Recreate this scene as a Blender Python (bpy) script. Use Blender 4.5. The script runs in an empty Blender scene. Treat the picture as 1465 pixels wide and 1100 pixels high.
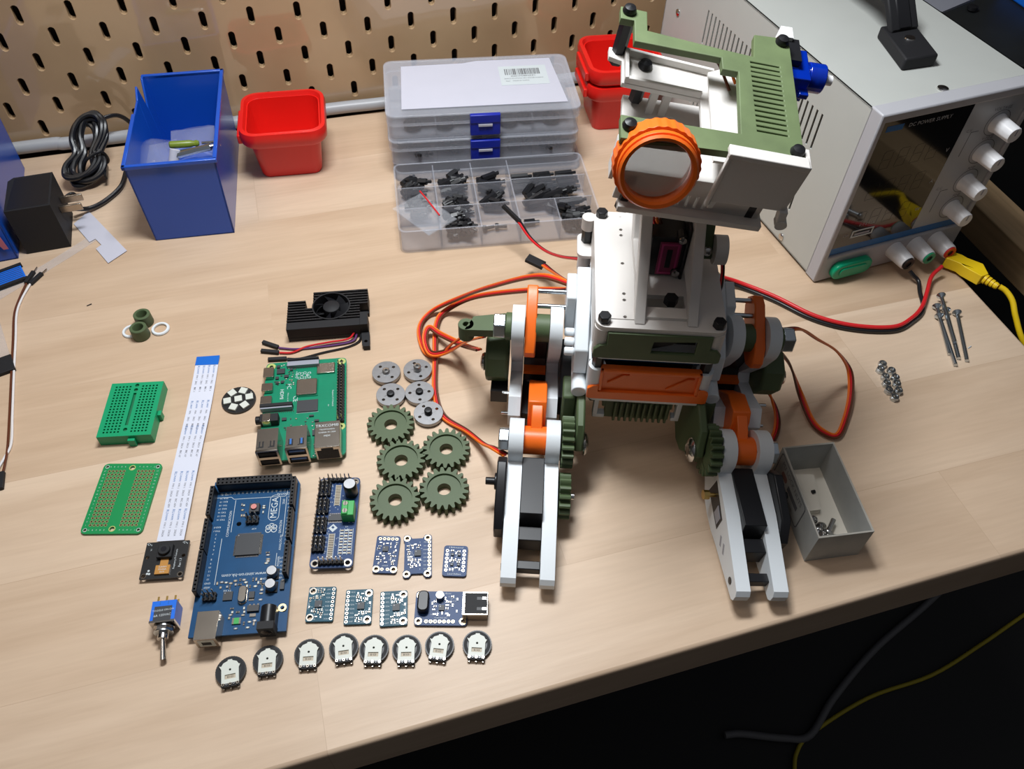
import bpy, bmesh, math, random
from mathutils import Vector, Matrix, geometry

# ------------------------------------------------------------------ scene, camera, light, exposure
scene = bpy.context.scene
C = scene.collection
MM = 0.001
PI = math.pi

cam_d = bpy.data.cameras.new('camera')
cam = bpy.data.objects.new('camera', cam_d)
C.objects.link(cam)
cam_d.sensor_fit = 'HORIZONTAL'
cam_d.sensor_width = 36.0
cam_d.lens = 36.0 * 1150.9 / 1465.0
cam_d.clip_start = 0.01
cam_d.clip_end = 20
_R = ((0.96211842, -0.27179776, 0.02131033), (-0.19610704, -0.74424512, -0.63846788), (0.18939425, 0.6101026, -0.76935339))
m = Matrix.Identity(4)
for i in range(3):
    m[i][0] = _R[0][i]
    m[i][1] = -_R[1][i]
    m[i][2] = -_R[2][i]
m.translation = Vector((0.22323, -0.7278, 0.4390))
cam.matrix_world = m
scene.camera = cam

vs = scene.view_settings
vs.view_transform = 'Standard'
vs.look = 'None'
vs.gamma = 1
vs.use_curve_mapping = False
vs.exposure = 0.0

world = bpy.data.worlds.new('world')
scene.world = world
world.use_nodes = True
bgn = world.node_tree.nodes['Background']
bgn.inputs[0].default_value = (0.80, 0.86, 1.0, 1)
bgn.inputs[1].default_value = 1.0
# dim room: pale ceiling above, dark below
_wt = world.node_tree
_tc = _wt.nodes.new('ShaderNodeTexCoord'); _sx = _wt.nodes.new('ShaderNodeSeparateXYZ'); _mr = _wt.nodes.new('ShaderNodeMapRange'); _cr = _wt.nodes.new('ShaderNodeValToRGB')
_wt.links.new(_tc.outputs['Generated'], _sx.inputs[0]); _wt.links.new(_sx.outputs[2], _mr.inputs[0])
_mr.inputs[1].default_value = -1; _mr.inputs[2].default_value = 1
_wt.links.new(_mr.outputs[0], _cr.inputs[0]); _wt.links.new(_cr.outputs[0], bgn.inputs[0])
_e = _cr.color_ramp.elements
_e[0].position = 0.45; _e[0].color = (0.010, 0.009, 0.008, 1)
_e[1].position = 0.95; _e[1].color = (0.15, 0.155, 0.17, 1)
_e2 = _cr.color_ramp.elements.new(0.62); _e2.color = (0.05, 0.048, 0.046, 1)

def area(name, loc, target, sx, sy, power, color):
    l = bpy.data.lights.new(name, 'AREA')
    l.shape = 'RECTANGLE'; l.size = sx; l.size_y = sy; l.energy = power; l.color = color
    o = bpy.data.objects.new(name, l)
    C.objects.link(o)
    o.location = loc
    d = Vector(target) - Vector(loc)
    o.rotation_euler = d.to_track_quat('-Z', 'Y').to_euler()
    return o
# strip lamp under the shelf over the bench, and the room's ceiling lamp behind the viewer's left
area('bench_lamp', (0.29, -0.27, 0.66), (0.30, -0.36, 0.0), 0.22, 0.10, 5.6, (0.93, 0.97, 1.0))
area('ceiling_lamp', (-0.45, -0.35, 1.9), (0.2, -0.35, 0.0), 0.5, 0.5, 4.5, (1.0, 0.88, 0.76))

# ------------------------------------------------------------------ materials
def mat(name, col, rough=0.5, metal=0.0, var=0.0, vscale=40.0, bump=0.0, bscale=200.0, coat=0.0, alpha=1.0, trans=0.0, emit=0.0, spec=0.5, stretch=None, sss=0.0, ior=None):
    M = bpy.data.materials.new(name)
    M.use_nodes = True
    nt = M.node_tree
    b = nt.nodes['Principled BSDF']
    c4 = (col[0], col[1], col[2], 1)
    b.inputs['Base Color'].default_value = c4
    b.inputs['Roughness'].default_value = rough
    b.inputs['Metallic'].default_value = metal
    b.inputs['Specular IOR Level'].default_value = spec
    b.inputs['Coat Weight'].default_value = coat
    b.inputs['Alpha'].default_value = alpha
    b.inputs['Transmission Weight'].default_value = trans
    if ior: b.inputs['IOR'].default_value = ior
    if sss:
        b.inputs['Subsurface Weight'].default_value = sss
        b.inputs['Subsurface Radius'].default_value = (0.003, 0.003, 0.003)
    if emit:
        b.inputs['Emission Color'].default_value = c4
        b.inputs['Emission Strength'].default_value = emit
    tc = nt.nodes.new('ShaderNodeTexCoord')
    mp = nt.nodes.new('ShaderNodeMapping')
    nt.links.new(tc.outputs['Object'], mp.inputs['Vector'])
    if stretch: mp.inputs['Scale'].default_value = stretch
    n = nt.nodes.new('ShaderNodeTexNoise')
    n.inputs['Scale'].default_value = vscale
    n.inputs['Detail'].default_value = 4
    nt.links.new(mp.outputs[0], n.inputs['Vector'])
    mx = nt.nodes.new('ShaderNodeMix'); mx.data_type = 'RGBA'; mx.blend_type = 'MULTIPLY'
    cr = nt.nodes.new('ShaderNodeValToRGB')
    v = max(var, 0.03)
    cr.color_ramp.elements[0].position = 0.3; cr.color_ramp.elements[1].position = 0.7
    cr.color_ramp.elements[0].color = (1 - v, 1 - v, 1 - v, 1)
    cr.color_ramp.elements[1].color = (1, 1, 1, 1)
    nt.links.new(n.outputs['Fac'], cr.inputs[0])
    mx.inputs[0].default_value = 1.0
    mx.inputs[6].default_value = c4
    nt.links.new(cr.outputs[0], mx.inputs[7])
    nt.links.new(mx.outputs[2], b.inputs['Base Color'])
    if bump:
        n2 = nt.nodes.new('ShaderNodeTexNoise'); n2.inputs['Scale'].default_value = bscale
        nt.links.new(mp.outputs[0], n2.inputs['Vector'])
        bp = nt.nodes.new('ShaderNodeBump'); bp.inputs['Strength'].default_value = bump; bp.inputs['Distance'].default_value = 0.0005
        nt.links.new(n2.outputs['Fac'], bp.inputs['Height'])
        nt.links.new(bp.outputs[0], b.inputs['Normal'])
    return M

def wood_mat():
    M = bpy.data.materials.new('birch_butcher_block')
    M.use_nodes = True
    nt = M.node_tree; N = nt.nodes; L = nt.links
    b = N['Principled BSDF']
    b.inputs['Roughness'].default_value = 0.42
    b.inputs['Specular IOR Level'].default_value = 0.35
    geo = N.new('ShaderNodeNewGeometry')
    mp = N.new('ShaderNodeMapping'); L.new(geo.outputs['Position'], mp.inputs['Vector'])
    mp.inputs['Location'].default_value = (0.085, 0.302, 0)
    br = N.new('ShaderNodeTexBrick')
    br.offset = 0.37; br.offset_frequency = 2
    br.inputs['Scale'].default_value = 1.0
    br.inputs['Brick Width'].default_value = 0.41
    br.inputs['Row Height'].default_value = 0.0737
    br.inputs['Mortar Size'].default_value = 0.00025
    br.inputs['Mortar Smooth'].default_value = 0.6
    br.inputs['Color1'].default_value = (0.575, 0.415, 0.285, 1)
    br.inputs['Color2'].default_value = (0.69, 0.53, 0.39, 1)
    br.inputs['Mortar'].default_value = (0.55, 0.40, 0.28, 1)
    L.new(mp.outputs[0], br.inputs['Vector'])
    # per-lamella shift of the grain so it breaks at the joints
    sep = N.new('ShaderNodeSeparateColor'); L.new(br.outputs['Color'], sep.inputs[0])
    off = N.new('ShaderNodeCombineXYZ'); mul = N.new('ShaderNodeMath'); mul.operation = 'MULTIPLY'; mul.inputs[1].default_value = 40
    L.new(sep.outputs[0], mul.inputs[0]); L.new(mul.outputs[0], off.inputs[2]); L.new(mul.outputs[0], off.inputs[1])
    add = N.new('ShaderNodeVectorMath'); add.operation = 'ADD'
    L.new(mp.outputs[0], add.inputs[0]); L.new(off.outputs[0], add.inputs[1])
    st = N.new('ShaderNodeMapping'); st.inputs['Scale'].default_value = (3.2, 26, 26); L.new(add.outputs[0], st.inputs['Vector'])
    n1 = N.new('ShaderNodeTexNoise'); n1.inputs['Scale'].default_value = 1.0; n1.inputs['Detail'].default_value = 6; n1.inputs['Distortion'].default_value = 1.2
    L.new(st.outputs[0], n1.inputs['Vector'])
    st2 = N.new('ShaderNodeMapping'); st2.inputs['Scale'].default_value = (30, 420, 420); L.new(add.outputs[0], st2.inputs['Vector'])
    n2 = N.new('ShaderNodeTexNoise'); n2.inputs['Scale'].default_value = 1.0; n2.inputs['Detail'].default_value = 3
    L.new(st2.outputs[0], n2.inputs['Vector'])
    c1 = N.new('ShaderNodeValToRGB'); e = c1.color_ramp.elements
    e[0].position = 0.33; e[0].color = (0.87, 0.84, 0.81, 1); e[1].position = 0.62; e[1].color = (1.0, 1.0, 1.0, 1)
    e2 = c1.color_ramp.elements.new(0.52); e2.color = (0.96, 0.95, 0.94, 1)
    L.new(n1.outputs['Fac'], c1.inputs[0])
    c2 = N.new('ShaderNodeValToRGB'); e = c2.color_ramp.elements
    e[0].position = 0.35; e[0].color = (0.95, 0.945, 0.94, 1); e[1].position = 0.65; e[1].color = (1, 1, 1, 1)
    L.new(n2.outputs['Fac'], c2.inputs[0])
    m1 = N.new('ShaderNodeMix'); m1.data_type = 'RGBA'; m1.blend_type = 'MULTIPLY'; m1.inputs[0].default_value = 1
    L.new(br.outputs['Color'], m1.inputs[6]); L.new(c1.outputs[0], m1.inputs[7])
    m2 = N.new('ShaderNodeMix'); m2.data_type = 'RGBA'; m2.blend_type = 'MULTIPLY'; m2.inputs[0].default_value = 1
    L.new(m1.outputs[2], m2.inputs[6]); L.new(c2.outputs[0], m2.inputs[7])
    L.new(m2.outputs[2], b.inputs['Base Color'])
    bp = N.new('ShaderNodeBump'); bp.inputs['Strength'].default_value = 0.15; bp.inputs['Distance'].default_value = 0.0004
    L.new(n2.outputs['Fac'], bp.inputs['Height']); L.new(bp.outputs[0], b.inputs['Normal'])
    return M

def pegboard_mat():
    M = bpy.data.materials.new('varnished_tan_fibreboard')
    M.use_nodes = True
    nt = M.node_tree; N = nt.nodes; L = nt.links
    b = N['Principled BSDF']
    b.inputs['Roughness'].default_value = 0.38
    b.inputs['Coat Weight'].default_value = 1.0
    b.inputs['Coat IOR'].default_value = 1.7
    b.inputs['Coat Roughness'].default_value = 0.06
    geo = N.new('ShaderNodeNewGeometry')
    n = N.new('ShaderNodeTexNoise'); n.inputs['Scale'].default_value = 9; n.inputs['Detail'].default_value = 5
    L.new(geo.outputs['Position'], n.inputs['Vector'])
    cr = N.new('ShaderNodeValToRGB'); e = cr.color_ramp.elements
    e[0].position = 0.3; e[0].color = (0.39, 0.25, 0.135, 1); e[1].position = 0.7; e[1].color = (0.50, 0.335, 0.19, 1)
    L.new(n.outputs['Fac'], cr.inputs[0]); L.new(cr.outputs[0], b.inputs['Base Color'])
    n2 = N.new('ShaderNodeTexNoise'); n2.inputs['Scale'].default_value = 16
    L.new(geo.outputs['Position'], n2.inputs['Vector'])
    bp = N.new('ShaderNodeBump'); bp.inputs['Strength'].default_value = 0.2; bp.inputs['Distance'].default_value = 0.003
    L.new(n2.outputs['Fac'], bp.inputs['Height']); L.new(bp.outputs[0], b.inputs['Coat Normal'])
    return M

M_wood = wood_mat()
M_peg = pegboard_mat()
M_beam = mat('planed_pine', (0.62, 0.43, 0.24), 0.5, var=0.25, vscale=6, stretch=(30, 2, 30))
M_white = mat('white_printed_plastic', (0.72, 0.76, 0.79), 0.42, bump=0.05, bscale=600)
M_cream = mat('translucent_white_plastic', (0.67, 0.64, 0.61), 0.42, bump=0.05, bscale=500, sss=0.25)
M_green = mat('olive_green_plastic', (0.075, 0.112, 0.048), 0.55, var=0.12, vscale=60, bump=0.06, bscale=700)
M_lgreen = mat('sage_green_plastic', (0.130, 0.178, 0.075), 0.62, var=0.3, vscale=45, bump=0.08, bscale=700)
M_orange = mat('orange_plastic', (0.86, 0.15, 0.012), 0.38, bump=0.05, bscale=600)
M_black = mat('black_plastic', (0.011, 0.011, 0.013), 0.38, spec=0.35)
M_blackm = mat('matt_black_plastic', (0.014, 0.014, 0.016), 0.62, spec=0.3, bump=0.1, bscale=500)
M_steel = mat('bright_steel', (0.60, 0.59, 0.58), 0.2, 1.0)
M_zinc = mat('zinc_plated_steel', (0.55, 0.60, 0.64), 0.28, 1.0)
M_alu = mat('turned_aluminium', (0.31, 0.31, 0.32), 0.42, 1.0, var=0.1, vscale=300)
M_gold = mat('gold_plated_pads', (0.75, 0.60, 0.33), 0.32, 0.9)
M_tin = mat('stamped_tin_shell', (0.46, 0.41, 0.355), 0.24, 1.0, var=0.1, vscale=120)
M_silk = mat('white_silkscreen_ink', (0.55, 0.60, 0.62), 0.6)
M_greyink = mat('grey_ink', (0.12, 0.12, 0.13), 0.6)
M_pcbblue = mat('blue_solder_mask', (0.003, 0.060, 0.165), 0.42, var=0.12, vscale=150, spec=0.25)
M_pcbnavy = mat('navy_solder_mask', (0.006, 0.042, 0.15), 0.42, var=0.15, vscale=150, spec=0.25)
M_pcbteal = mat('teal_blue_solder_mask', (0.004, 0.080, 0.13), 0.45, var=0.2, vscale=200, spec=0.25)
M_pcbgreen = mat('green_solder_mask', (0.004, 0.22, 0.115), 0.35, var=0.1, vscale=150, spec=0.35)
M_proto = mat('protoboard_green_mask', (0.004, 0.25, 0.07), 0.4)
M_pcbblack = mat('black_solder_mask', (0.014, 0.014, 0.015), 0.35)
M_chip = mat('chip_epoxy', (0.028, 0.03, 0.035), 0.5)
M_bread = mat('green_breadboard_plastic', (0.002, 0.31, 0.13), 0.42)
M_bhole = mat('dark_green_socket', (0.003, 0.13, 0.05), 0.7)
M_bluebin = mat('blue_moulded_plastic', (0.005, 0.075, 0.46), 0.3, coat=0.25, spec=0.5)
M_blue = mat('bright_blue_plastic', (0.008, 0.15, 0.72), 0.35)
M_redbin = mat('red_moulded_plastic', (0.72, 0.012, 0.008), 0.32, sss=0.1)
M_psu = mat('light_grey_enamel', (0.47, 0.485, 0.46), 0.45, bump=0.04, bscale=900)
M_psuf = mat('grey_bezel_plastic', (0.44, 0.44, 0.47), 0.45, bump=0.05, bscale=900)
M_psup = mat('silver_grey_panel_film', (0.40, 0.41, 0.43), 0.4)
M_screen = mat('smoked_display_window', (0.006, 0.006, 0.007), 0.08, spec=0.6, coat=0.35)
M_strip = mat('blue_panel_stripe', (0.01, 0.13, 0.38), 0.4)
M_gbutton = mat('green_rocker_cap', (0.0, 0.35, 0.17), 0.3, sss=0.1)
M_knob = mat('white_knob_plastic', (0.80, 0.80, 0.82), 0.35)
M_yellow = mat('yellow_rubber', (0.85, 0.58, 0.01), 0.4)
M_redw = mat('red_wire_insulation', (0.62, 0.015, 0.02), 0.35)
M_orw = mat('orange_wire_insulation', (0.85, 0.17, 0.015), 0.35)
M_brw = mat('brown_wire_insulation', (0.11, 0.03, 0.012), 0.35)
M_blw = mat('black_wire_insulation', (0.01, 0.01, 0.012), 0.33)
M_whw = mat('white_wire_insulation', (0.75, 0.72, 0.72), 0.4)
M_buw = mat('violet_wire_insulation', (0.12, 0.04, 0.16), 0.4)
M_greyc = mat('grey_conduit_plastic', (0.36, 0.37, 0.39), 0.4)
M_clear = mat('frosted_clear_plastic', (0.62, 0.64, 0.72), 0.16, alpha=0.27, spec=0.7)
M_film = mat('thin_clear_film', (0.75, 0.78, 0.85), 0.08, alpha=0.14, spec=1.0, bump=0.9, bscale=160)
M_paper = mat('white_paper', (0.52, 0.52, 0.60), 0.7)
M_card = mat('grey_board', (0.40, 0.40, 0.38), 0.75, var=0.12, vscale=90)
M_cardin = mat('raw_grey_board', (0.36, 0.34, 0.30), 0.85, var=0.12, vscale=90)
M_cardw = mat('pale_card_floor', (0.66, 0.62, 0.54), 0.8)
M_ffc = mat('white_ribbon_film', (0.66, 0.68, 0.78), 0.4)
M_ffcblue = mat('blue_stiffener', (0.004, 0.13, 0.56), 0.35)
M_kapton = mat('amber_kapton', (0.50, 0.24, 0.06), 0.3, coat=0.3)
M_pink = mat('pink_button', (0.62, 0.22, 0.2), 0.45)
M_magenta = mat('magenta_printed_label', (0.20, 0.02, 0.07), 0.5)
M_tblue = mat('translucent_blue_plastic', (0.002, 0.04, 0.55), 0.12, trans=0.5, spec=0.7)
M_gterm = mat('green_terminal_plastic', (0.03, 0.36, 0.07), 0.4)
M_latch = mat('dark_blue_latch_plastic', (0.006, 0.02, 0.34), 0.35)
M_padp = mat('dull_brass_pad', (0.30, 0.27, 0.13), 0.4, 0.3)
M_dimg = mat('shade_dimmed_grey_cable_jacket', (0.10, 0.10, 0.105), 0.6)  # grey darkened in its colour to stand for the shade under the bench
M_dimy = mat('shade_dimmed_yellow_cable_jacket', (0.32, 0.26, 0.01), 0.6)  # yellow also darkened, so the floor's dim light sits in the colour
M_lens = mat('lens_glass', (0.02, 0.02, 0.025), 0.08, spec=0.9)
M_led = mat('white_led_package', (0.62, 0.64, 0.58), 0.45)
M_dark = mat('dark_painted_wall', (0.03, 0.026, 0.024), 0.8)
M_slotback = mat('wall_behind_pegboard', (0.07, 0.05, 0.04), 0.7)
M_floor = mat('black_floor', (0.006, 0.006, 0.0065), 0.7, var=0.3, vscale=5)
M_blk2 = mat('black_coated_panel', (0.016, 0.018, 0.018), 0.5, var=0.3, vscale=20)
M_greyp = mat('grey_metal_plate', (0.30, 0.31, 0.36), 0.4)
M_usbblue = mat('usb_blue_plastic', (0.02, 0.13, 0.42), 0.4)
M_ygreen = mat('yellow_green_grip', (0.16, 0.22, 0.02), 0.35)
M_brass = mat('brass', (0.62, 0.42, 0.14), 0.3, 1.0)
M_ceram = mat('beige_component', (0.45, 0.38, 0.28), 0.5)

# ------------------------------------------------------------------ mesh builder (millimetres)
_tcache = {}
def text_geom(s):
    if s in _tcache: return _tcache[s]
    cu = bpy.data.curves.new('glyphs', 'FONT'); cu.body = s; cu.size = 1.0; cu.resolution_u = 2
    cu.align_x = 'CENTER'; cu.align_y = 'CENTER'
    o = bpy.data.objects.new('glyphs', cu); C.objects.link(o)
    dg = bpy.context.evaluated_depsgraph_get()
    me = bpy.data.meshes.new_from_object(o.evaluated_get(dg))
    g = ([tuple(v.co) for v in me.vertices], [tuple(p.vertices) for p in me.polygons])
    bpy.data.objects.remove(o); bpy.data.meshes.remove(me); bpy.data.curves.remove(cu)
    _tcache[s] = g
    return g

def smooth_path(pts, sub=6):
    P = [Vector(p) for p in pts]
    if len(P) < 3: return P
    out = []
    Q = [P[0] * 2 - P[1]] + P + [P[-1] * 2 - P[-2]]
    for i in range(1, len(Q) - 2):
        a, b, c, d = Q[i - 1], Q[i], Q[i + 1], Q[i + 2]
        for k in range(sub):
            t = k / sub
            out.append(0.5 * ((2 * b) + (c - a) * t + (2 * a - 5 * b + 4 * c - d) * t * t + (3 * b - a - 3 * c + d) * t ** 3))
    out.append(P[-1])
    return out

def rrect(w, h, r, n=4, cx=0, cy=0):
    r = min(r, w / 2 - 0.001, h / 2 - 0.001)
    pts = []
    for sx, sy, a0 in ((1, 1, 0), (-1, 1, 90), (-1, -1, 180), (1, -1, 270)):
        for k in range(n + 1):
            a = math.radians(a0 + 90 * k / n)
            pts.append((cx + sx * (w / 2 - r) + r * math.cos(a), cy + sy * (h / 2 - r) + r * math.sin(a)))
    return pts

def circ(r, n=16, cx=0, cy=0, a0=0):
    return [(cx + r * math.cos(a0 + 2 * PI * k / n), cy + r * math.sin(a0 + 2 * PI * k / n)) for k in range(n)]

class MB:
    def __init__(s):
        s.v = []; s.f = []; s.mi = []; s.mats = []; s.M = Matrix.Identity(4)
    def _m(s, m):
        if m not in s.mats: s.mats.append(m)
        return s.mats.index(m)
    def add(s, vs, fs, m):
        o = len(s.v); k = s._m(m)
        s.v += [tuple(s.M @ Vector(p)) for p in vs]
        for f in fs:
            s.f.append([o + i for i in f]); s.mi.append(k)
        return s
    def box(s, x0, x1, y0, y1, z0, z1, m):
        vs = [(x, y, z) for z in (z0, z1) for y in (y0, y1) for x in (x0, x1)]
        return s.add(vs, [(0, 2, 3, 1), (4, 5, 7, 6), (0, 1, 5, 4), (2, 6, 7, 3), (0, 4, 6, 2), (1, 3, 7, 5)], m)
    def cbox(s, cx, cy, z0, w, d, h, m):
        return s.box(cx - w / 2, cx + w / 2, cy - d / 2, cy + d / 2, z0, z0 + h, m)
    def prism(s, poly, h0, h1, m, holes=(), ax='z'):
        loops = [list(poly)] + [list(h) for h in holes]
        def mp(a, b, h):
            return (a, b, h) if ax == 'z' else ((h, a, b) if ax == 'x' else (a, h, b))
        flat = [p for l in loops for p in l]
        n = len(flat)
        vs = [mp(a, b, h0) for a, b in flat] + [mp(a, b, h1) for a, b in flat]
        tris = geometry.tessellate_polygon([[Vector((a, b, 0)) for a, b in l] for l in loops])
        fs = []
        if not holes and _convex(poly):
            fs.append(list(range(n))[::-1]); fs.append([n + i for i in range(n)])
        else:
            for t in tris:
                fs.append(list(t)[::-1]); fs.append([n + i for i in t])
        o = 0
        for l in loops:
            k = len(l)
            for i in range(k):
                j = (i + 1) % k
                fs.append((o + i, o + j, n + o + j, n + o + i))
            o += k
        return s.add(vs, fs, m)
    def cyl(s, p0, p1, r, m, n=16, r1=None, cap=True, a0=0.0):
        p0 = Vector(p0); p1 = Vector(p1); r1 = r if r1 is None else r1
        d = (p1 - p0).normalized()
        a = d.orthogonal().normalized() if abs(d.z) < 0.99 else Vector((1, 0, 0))
        b = d.cross(a)
        vs = []
        for p, rr in ((p0, r), (p1, r1)):
            for k in range(n):
                t = 2 * PI * k / n + a0
                vs.append(p + a * rr * math.cos(t) + b * rr * math.sin(t))
        fs = [(i, (i + 1) % n, n + (i + 1) % n, n + i) for i in range(n)]
        if cap: fs += [list(range(n))[::-1], [n + i for i in range(n)]]
        return s.add(vs, fs, m)
    def lathe(s, prof, m, c=(0, 0, 0), d=(0, 0, 1), n=24):
        c = Vector(c); d = Vector(d).normalized()
        a = d.orthogonal().normalized() if abs(d.z) < 0.99 else Vector((1, 0, 0))
        b = d.cross(a)
        vs = []; fs = []
        for r, h in prof:
            for k in range(n):
                t = 2 * PI * k / n
                vs.append(c + d * h + (a * math.cos(t) + b * math.sin(t)) * r)
        for j in range(len(prof) - 1):
            for k in range(n):
                fs.append((j * n + k, j * n + (k + 1) % n, (j + 1) * n + (k + 1) % n, (j + 1) * n + k))
        if prof[0] == prof[-1]: return s.add(vs, fs, m)
        if prof[0][0] > 0.001: fs.append([k for k in range(n)][::-1])
        if prof[-1][0] > 0.001: fs.append([(len(prof) - 1) * n + k for k in range(n)])
        return s.add(vs, fs, m)
    def ring(s, ro, ri, z0, z1, m, cx=0, cy=0, n=20, ax='z'):
        return s.prism(circ(ro, n, cx, cy), z0, z1, m, [circ(ri, n, cx, cy)], ax)
    def tube(s, pts, r, m, n=8, sub=6, smooth=True, flat=1.0):
        P = smooth_path(pts, sub) if smooth else [Vector(p) for p in pts]
        vs = []; fs = []; N = len(P)
        up = Vector((0, 0, 1)); prev = None
        for i, p in enumerate(P):
            t = (P[min(i + 1, N - 1)] - P[max(i - 1, 0)]).normalized()
            a = t.cross(up)
            if a.length < 0.15:
                a = prev if prev else t.orthogonal()
            a = (a - t * a.dot(t)).normalized()
            if prev and a.dot(prev) < 0: a = -a
            prev = a
            b = a.cross(t)
            for k in range(n):
                w = 2 * PI * k / n
                vs.append(p + a * r * math.cos(w) + b * r * flat * math.sin(w))
        for i in range(N - 1):
            for k in range(n):
                fs.append((i * n + k, i * n + (k + 1) % n, (i + 1) * n + (k + 1) % n, (i + 1) * n + k))
        fs += [list(range(n))[::-1], [(N - 1) * n + k for k in range(n)]]
        return s.add(vs, fs, m)
    def text(s, t, size, x, y, z, m, rot=0.0, th=0.04, plane='xy', sx=1.0):
        vs, fs = text_geom(t)
        c, n_ = math.cos(rot), math.sin(rot)
        out = []
        for a, b, _ in vs:
            a, b = a * size * sx, b * size
            u, w = a * c - b * n_, a * n_ + b * c
            if plane == 'xy': out.append((x + u, y + w, z))
            else: out.append((x + u, y, z + w))
        return s.add(out, fs, m)
    def build(s, name, parent=None, bevel=0.0, seg=2, smooth=40):
        me = bpy.data.meshes.new(name)
        me.from_pydata([(a * MM, b * MM, c * MM) for a, b, c in s.v], [], s.f)
        for m_ in s.mats: me.materials.append(m_)
        for p, k in zip(me.polygons, s.mi): p.material_index = k
        bm = bmesh.new(); bm.from_mesh(me)
        bmesh.ops.recalc_face_normals(bm, faces=bm.faces)
        bm.to_mesh(me); bm.free()
        if smooth:
            me.shade_smooth(); me.set_sharp_from_angle(angle=math.radians(smooth))
        o = bpy.data.objects.new(name, me); C.objects.link(o)
        if parent: o.parent = parent
        if bevel:
            b = o.modifiers.new('edge', 'BEVEL'); b.width = bevel * MM; b.segments = seg; b.limit_method = 'ANGLE'; b.angle_limit = math.radians(50)
            b.harden_normals = False
        return o

def _convex(p):
    n = len(p); sg = 0
    for i in range(n):
        a, b, c = p[i], p[(i + 1) % n], p[(i + 2) % n]
        z = (b[0] - a[0]) * (c[1] - b[1]) - (b[1] - a[1]) * (c[0] - b[0])
        if abs(z) < 1e-9: continue
        if sg == 0: sg = z
        elif z * sg < 0: return False
    return True

def tag(o, label, cat, group=None):
    o['label'] = label; o['category'] = cat
    if group: o['group'] = group
    return o
def thing(name, label, cat, loc=(0, 0, 0), rz=0.0, group=None, rot=None):
    o = bpy.data.objects.new(name, None); C.objects.link(o)
    o.empty_display_size = 0.01
    o.location = Vector(loc) * MM
    o.rotation_euler = rot if rot else (0, 0, rz)
    return tag(o, label, cat, group)
def node(name, parent, loc=(0, 0, 0), rot=(0, 0, 0), scale=None):
    o = bpy.data.objects.new(name, None); C.objects.link(o); o.empty_display_size = 0.01
    o.parent = parent; o.location = Vector(loc) * MM; o.rotation_euler = rot
    if scale: o.scale = scale
    return o
def place(o, loc, rz=0.0):
    o.location = Vector(loc) * MM; o.rotation_euler = (0, 0, rz); return o
def struct(o):
    o['kind'] = 'structure'; return o
def dup(root, loc, rz, label=None, group=None, rot=None):
    r = root.copy(); C.objects.link(r)
    r.location = Vector(loc) * MM; r.rotation_euler = rot if rot else (0, 0, rz)
    if label: r['label'] = label
    if group: r['group'] = group
    for ch in list(root.children):
        c = ch.copy(); C.objects.link(c); c.parent = r
        for g in list(ch.children):
            d = g.copy(); C.objects.link(d); d.parent = c
    return r
# ------------------------------------------------------------------ the setting
b = MB(); b.box(-1500, 2200, -2600, 400, -740, -735, M_floor); struct(b.build('floor', smooth=0))
b = MB(); b.box(-1200, 1900, 14, 40, -735, 1500, M_slotback); struct(b.build('wall_back', smooth=0))

# workbench top: one slab with eased edges
b = MB(); b.prism([(-420, -10), (-420, -598), (700, -587.5), (716, -575), (716, -10)], -38, 0, M_wood)
o = b.build('workbench_top', bevel=2.5, seg=3)
tag(o, 'pale birch butcher-block bench top that everything is laid out on', 'workbench')
for x, y in ((-380, -100), (660, -100), (-380, -40), (660, -40)):
    lg = MB(); lg.box(x - 20, x + 20, y - 20, y + 20, -735, -38, M_blackm); lg.build('leg', o)

# pegboard with staggered upright slots, built tile by tile
def pegboard():
    b = MB()
    TH = 6.0
    NS = 5
    def slot(r=0.0):
        pts = []
        for sgn in (1, -1):
            for k in range(NS + 1):
                a = PI * k / NS + (0 if sgn == 1 else PI)
                pts.append(((2.6 + r) * math.cos(a), sgn * 5.2 + (2.6 + r) * math.sin(a)))
        return pts
    sl = slot(); sb = slot(0.45)
    rect = []
    n = len(sl)
    def edge(p):
        # point on the tile border in the direction of p
        s = min(20 / max(abs(p[0]), 1e-6), 10 / max(abs(p[1]), 1e-6))
        return [p[0] * s, p[1] * s]
    rect = [edge(p) for p in sl]
    # corners of the tile snap to the nearest border sample
    for cx, cy in ((20, 10), (-20, 10), (-20, -10), (20, -10)):
        k = min(range(n), key=lambda i: (rect[i][0] - cx) ** 2 + (rect[i][1] - cy) ** 2)
        rect[k] = [cx, cy]
    for row in range(-11, 7):
        z = 120.45 - 20 * row
        c0 = 0 if row % 2 else 20
        for col in range(-8, 17):
            x = c0 + 40 * col
            if z - 10 < 0: continue
            o = len(b.v); vs = []
            for px_, pz_ in rect: vs.append((x + px_, 0, z + pz_))
            for px_, pz_ in sb: vs.append((x + px_, 0, z + pz_))
            for px_, pz_ in sl: vs.append((x + px_, 0.8, z + pz_))
            for px_, pz_ in sl: vs.append((x + px_, TH, z + pz_))
            for px_, pz_ in rect: vs.append((x + px_, TH, z + pz_))
            fs = []
            for L_ in range(4):
                for i in range(n):
                    j = (i + 1) % n
                    fs.append((L_ * n + i, L_ * n + j, (L_ + 1) * n + j, (L_ + 1) * n + i))
            b.add(vs, fs, M_peg)
    b.box(-330, 680, 0, TH, 0.2, 10.4, M_peg)
    return b
o = pegboard().build('pegboard', smooth=0)
tag(o, 'tan glossy pegboard with staggered upright slots standing behind the bench', 'pegboard')

# grey conduit lying in the corner of bench and pegboard
b = MB(); b.tube([(-300, -10, 8), (-20, -8, 9), (20, -9, 8), (140, -9, 7), (255, -9, 8), (330, -11, 8), (560, -10, 8)], 5.6, M_greyc, n=12)
tag(b.build('conduit_cable'), 'thick grey cable running along the foot of the pegboard', 'cable')

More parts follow.
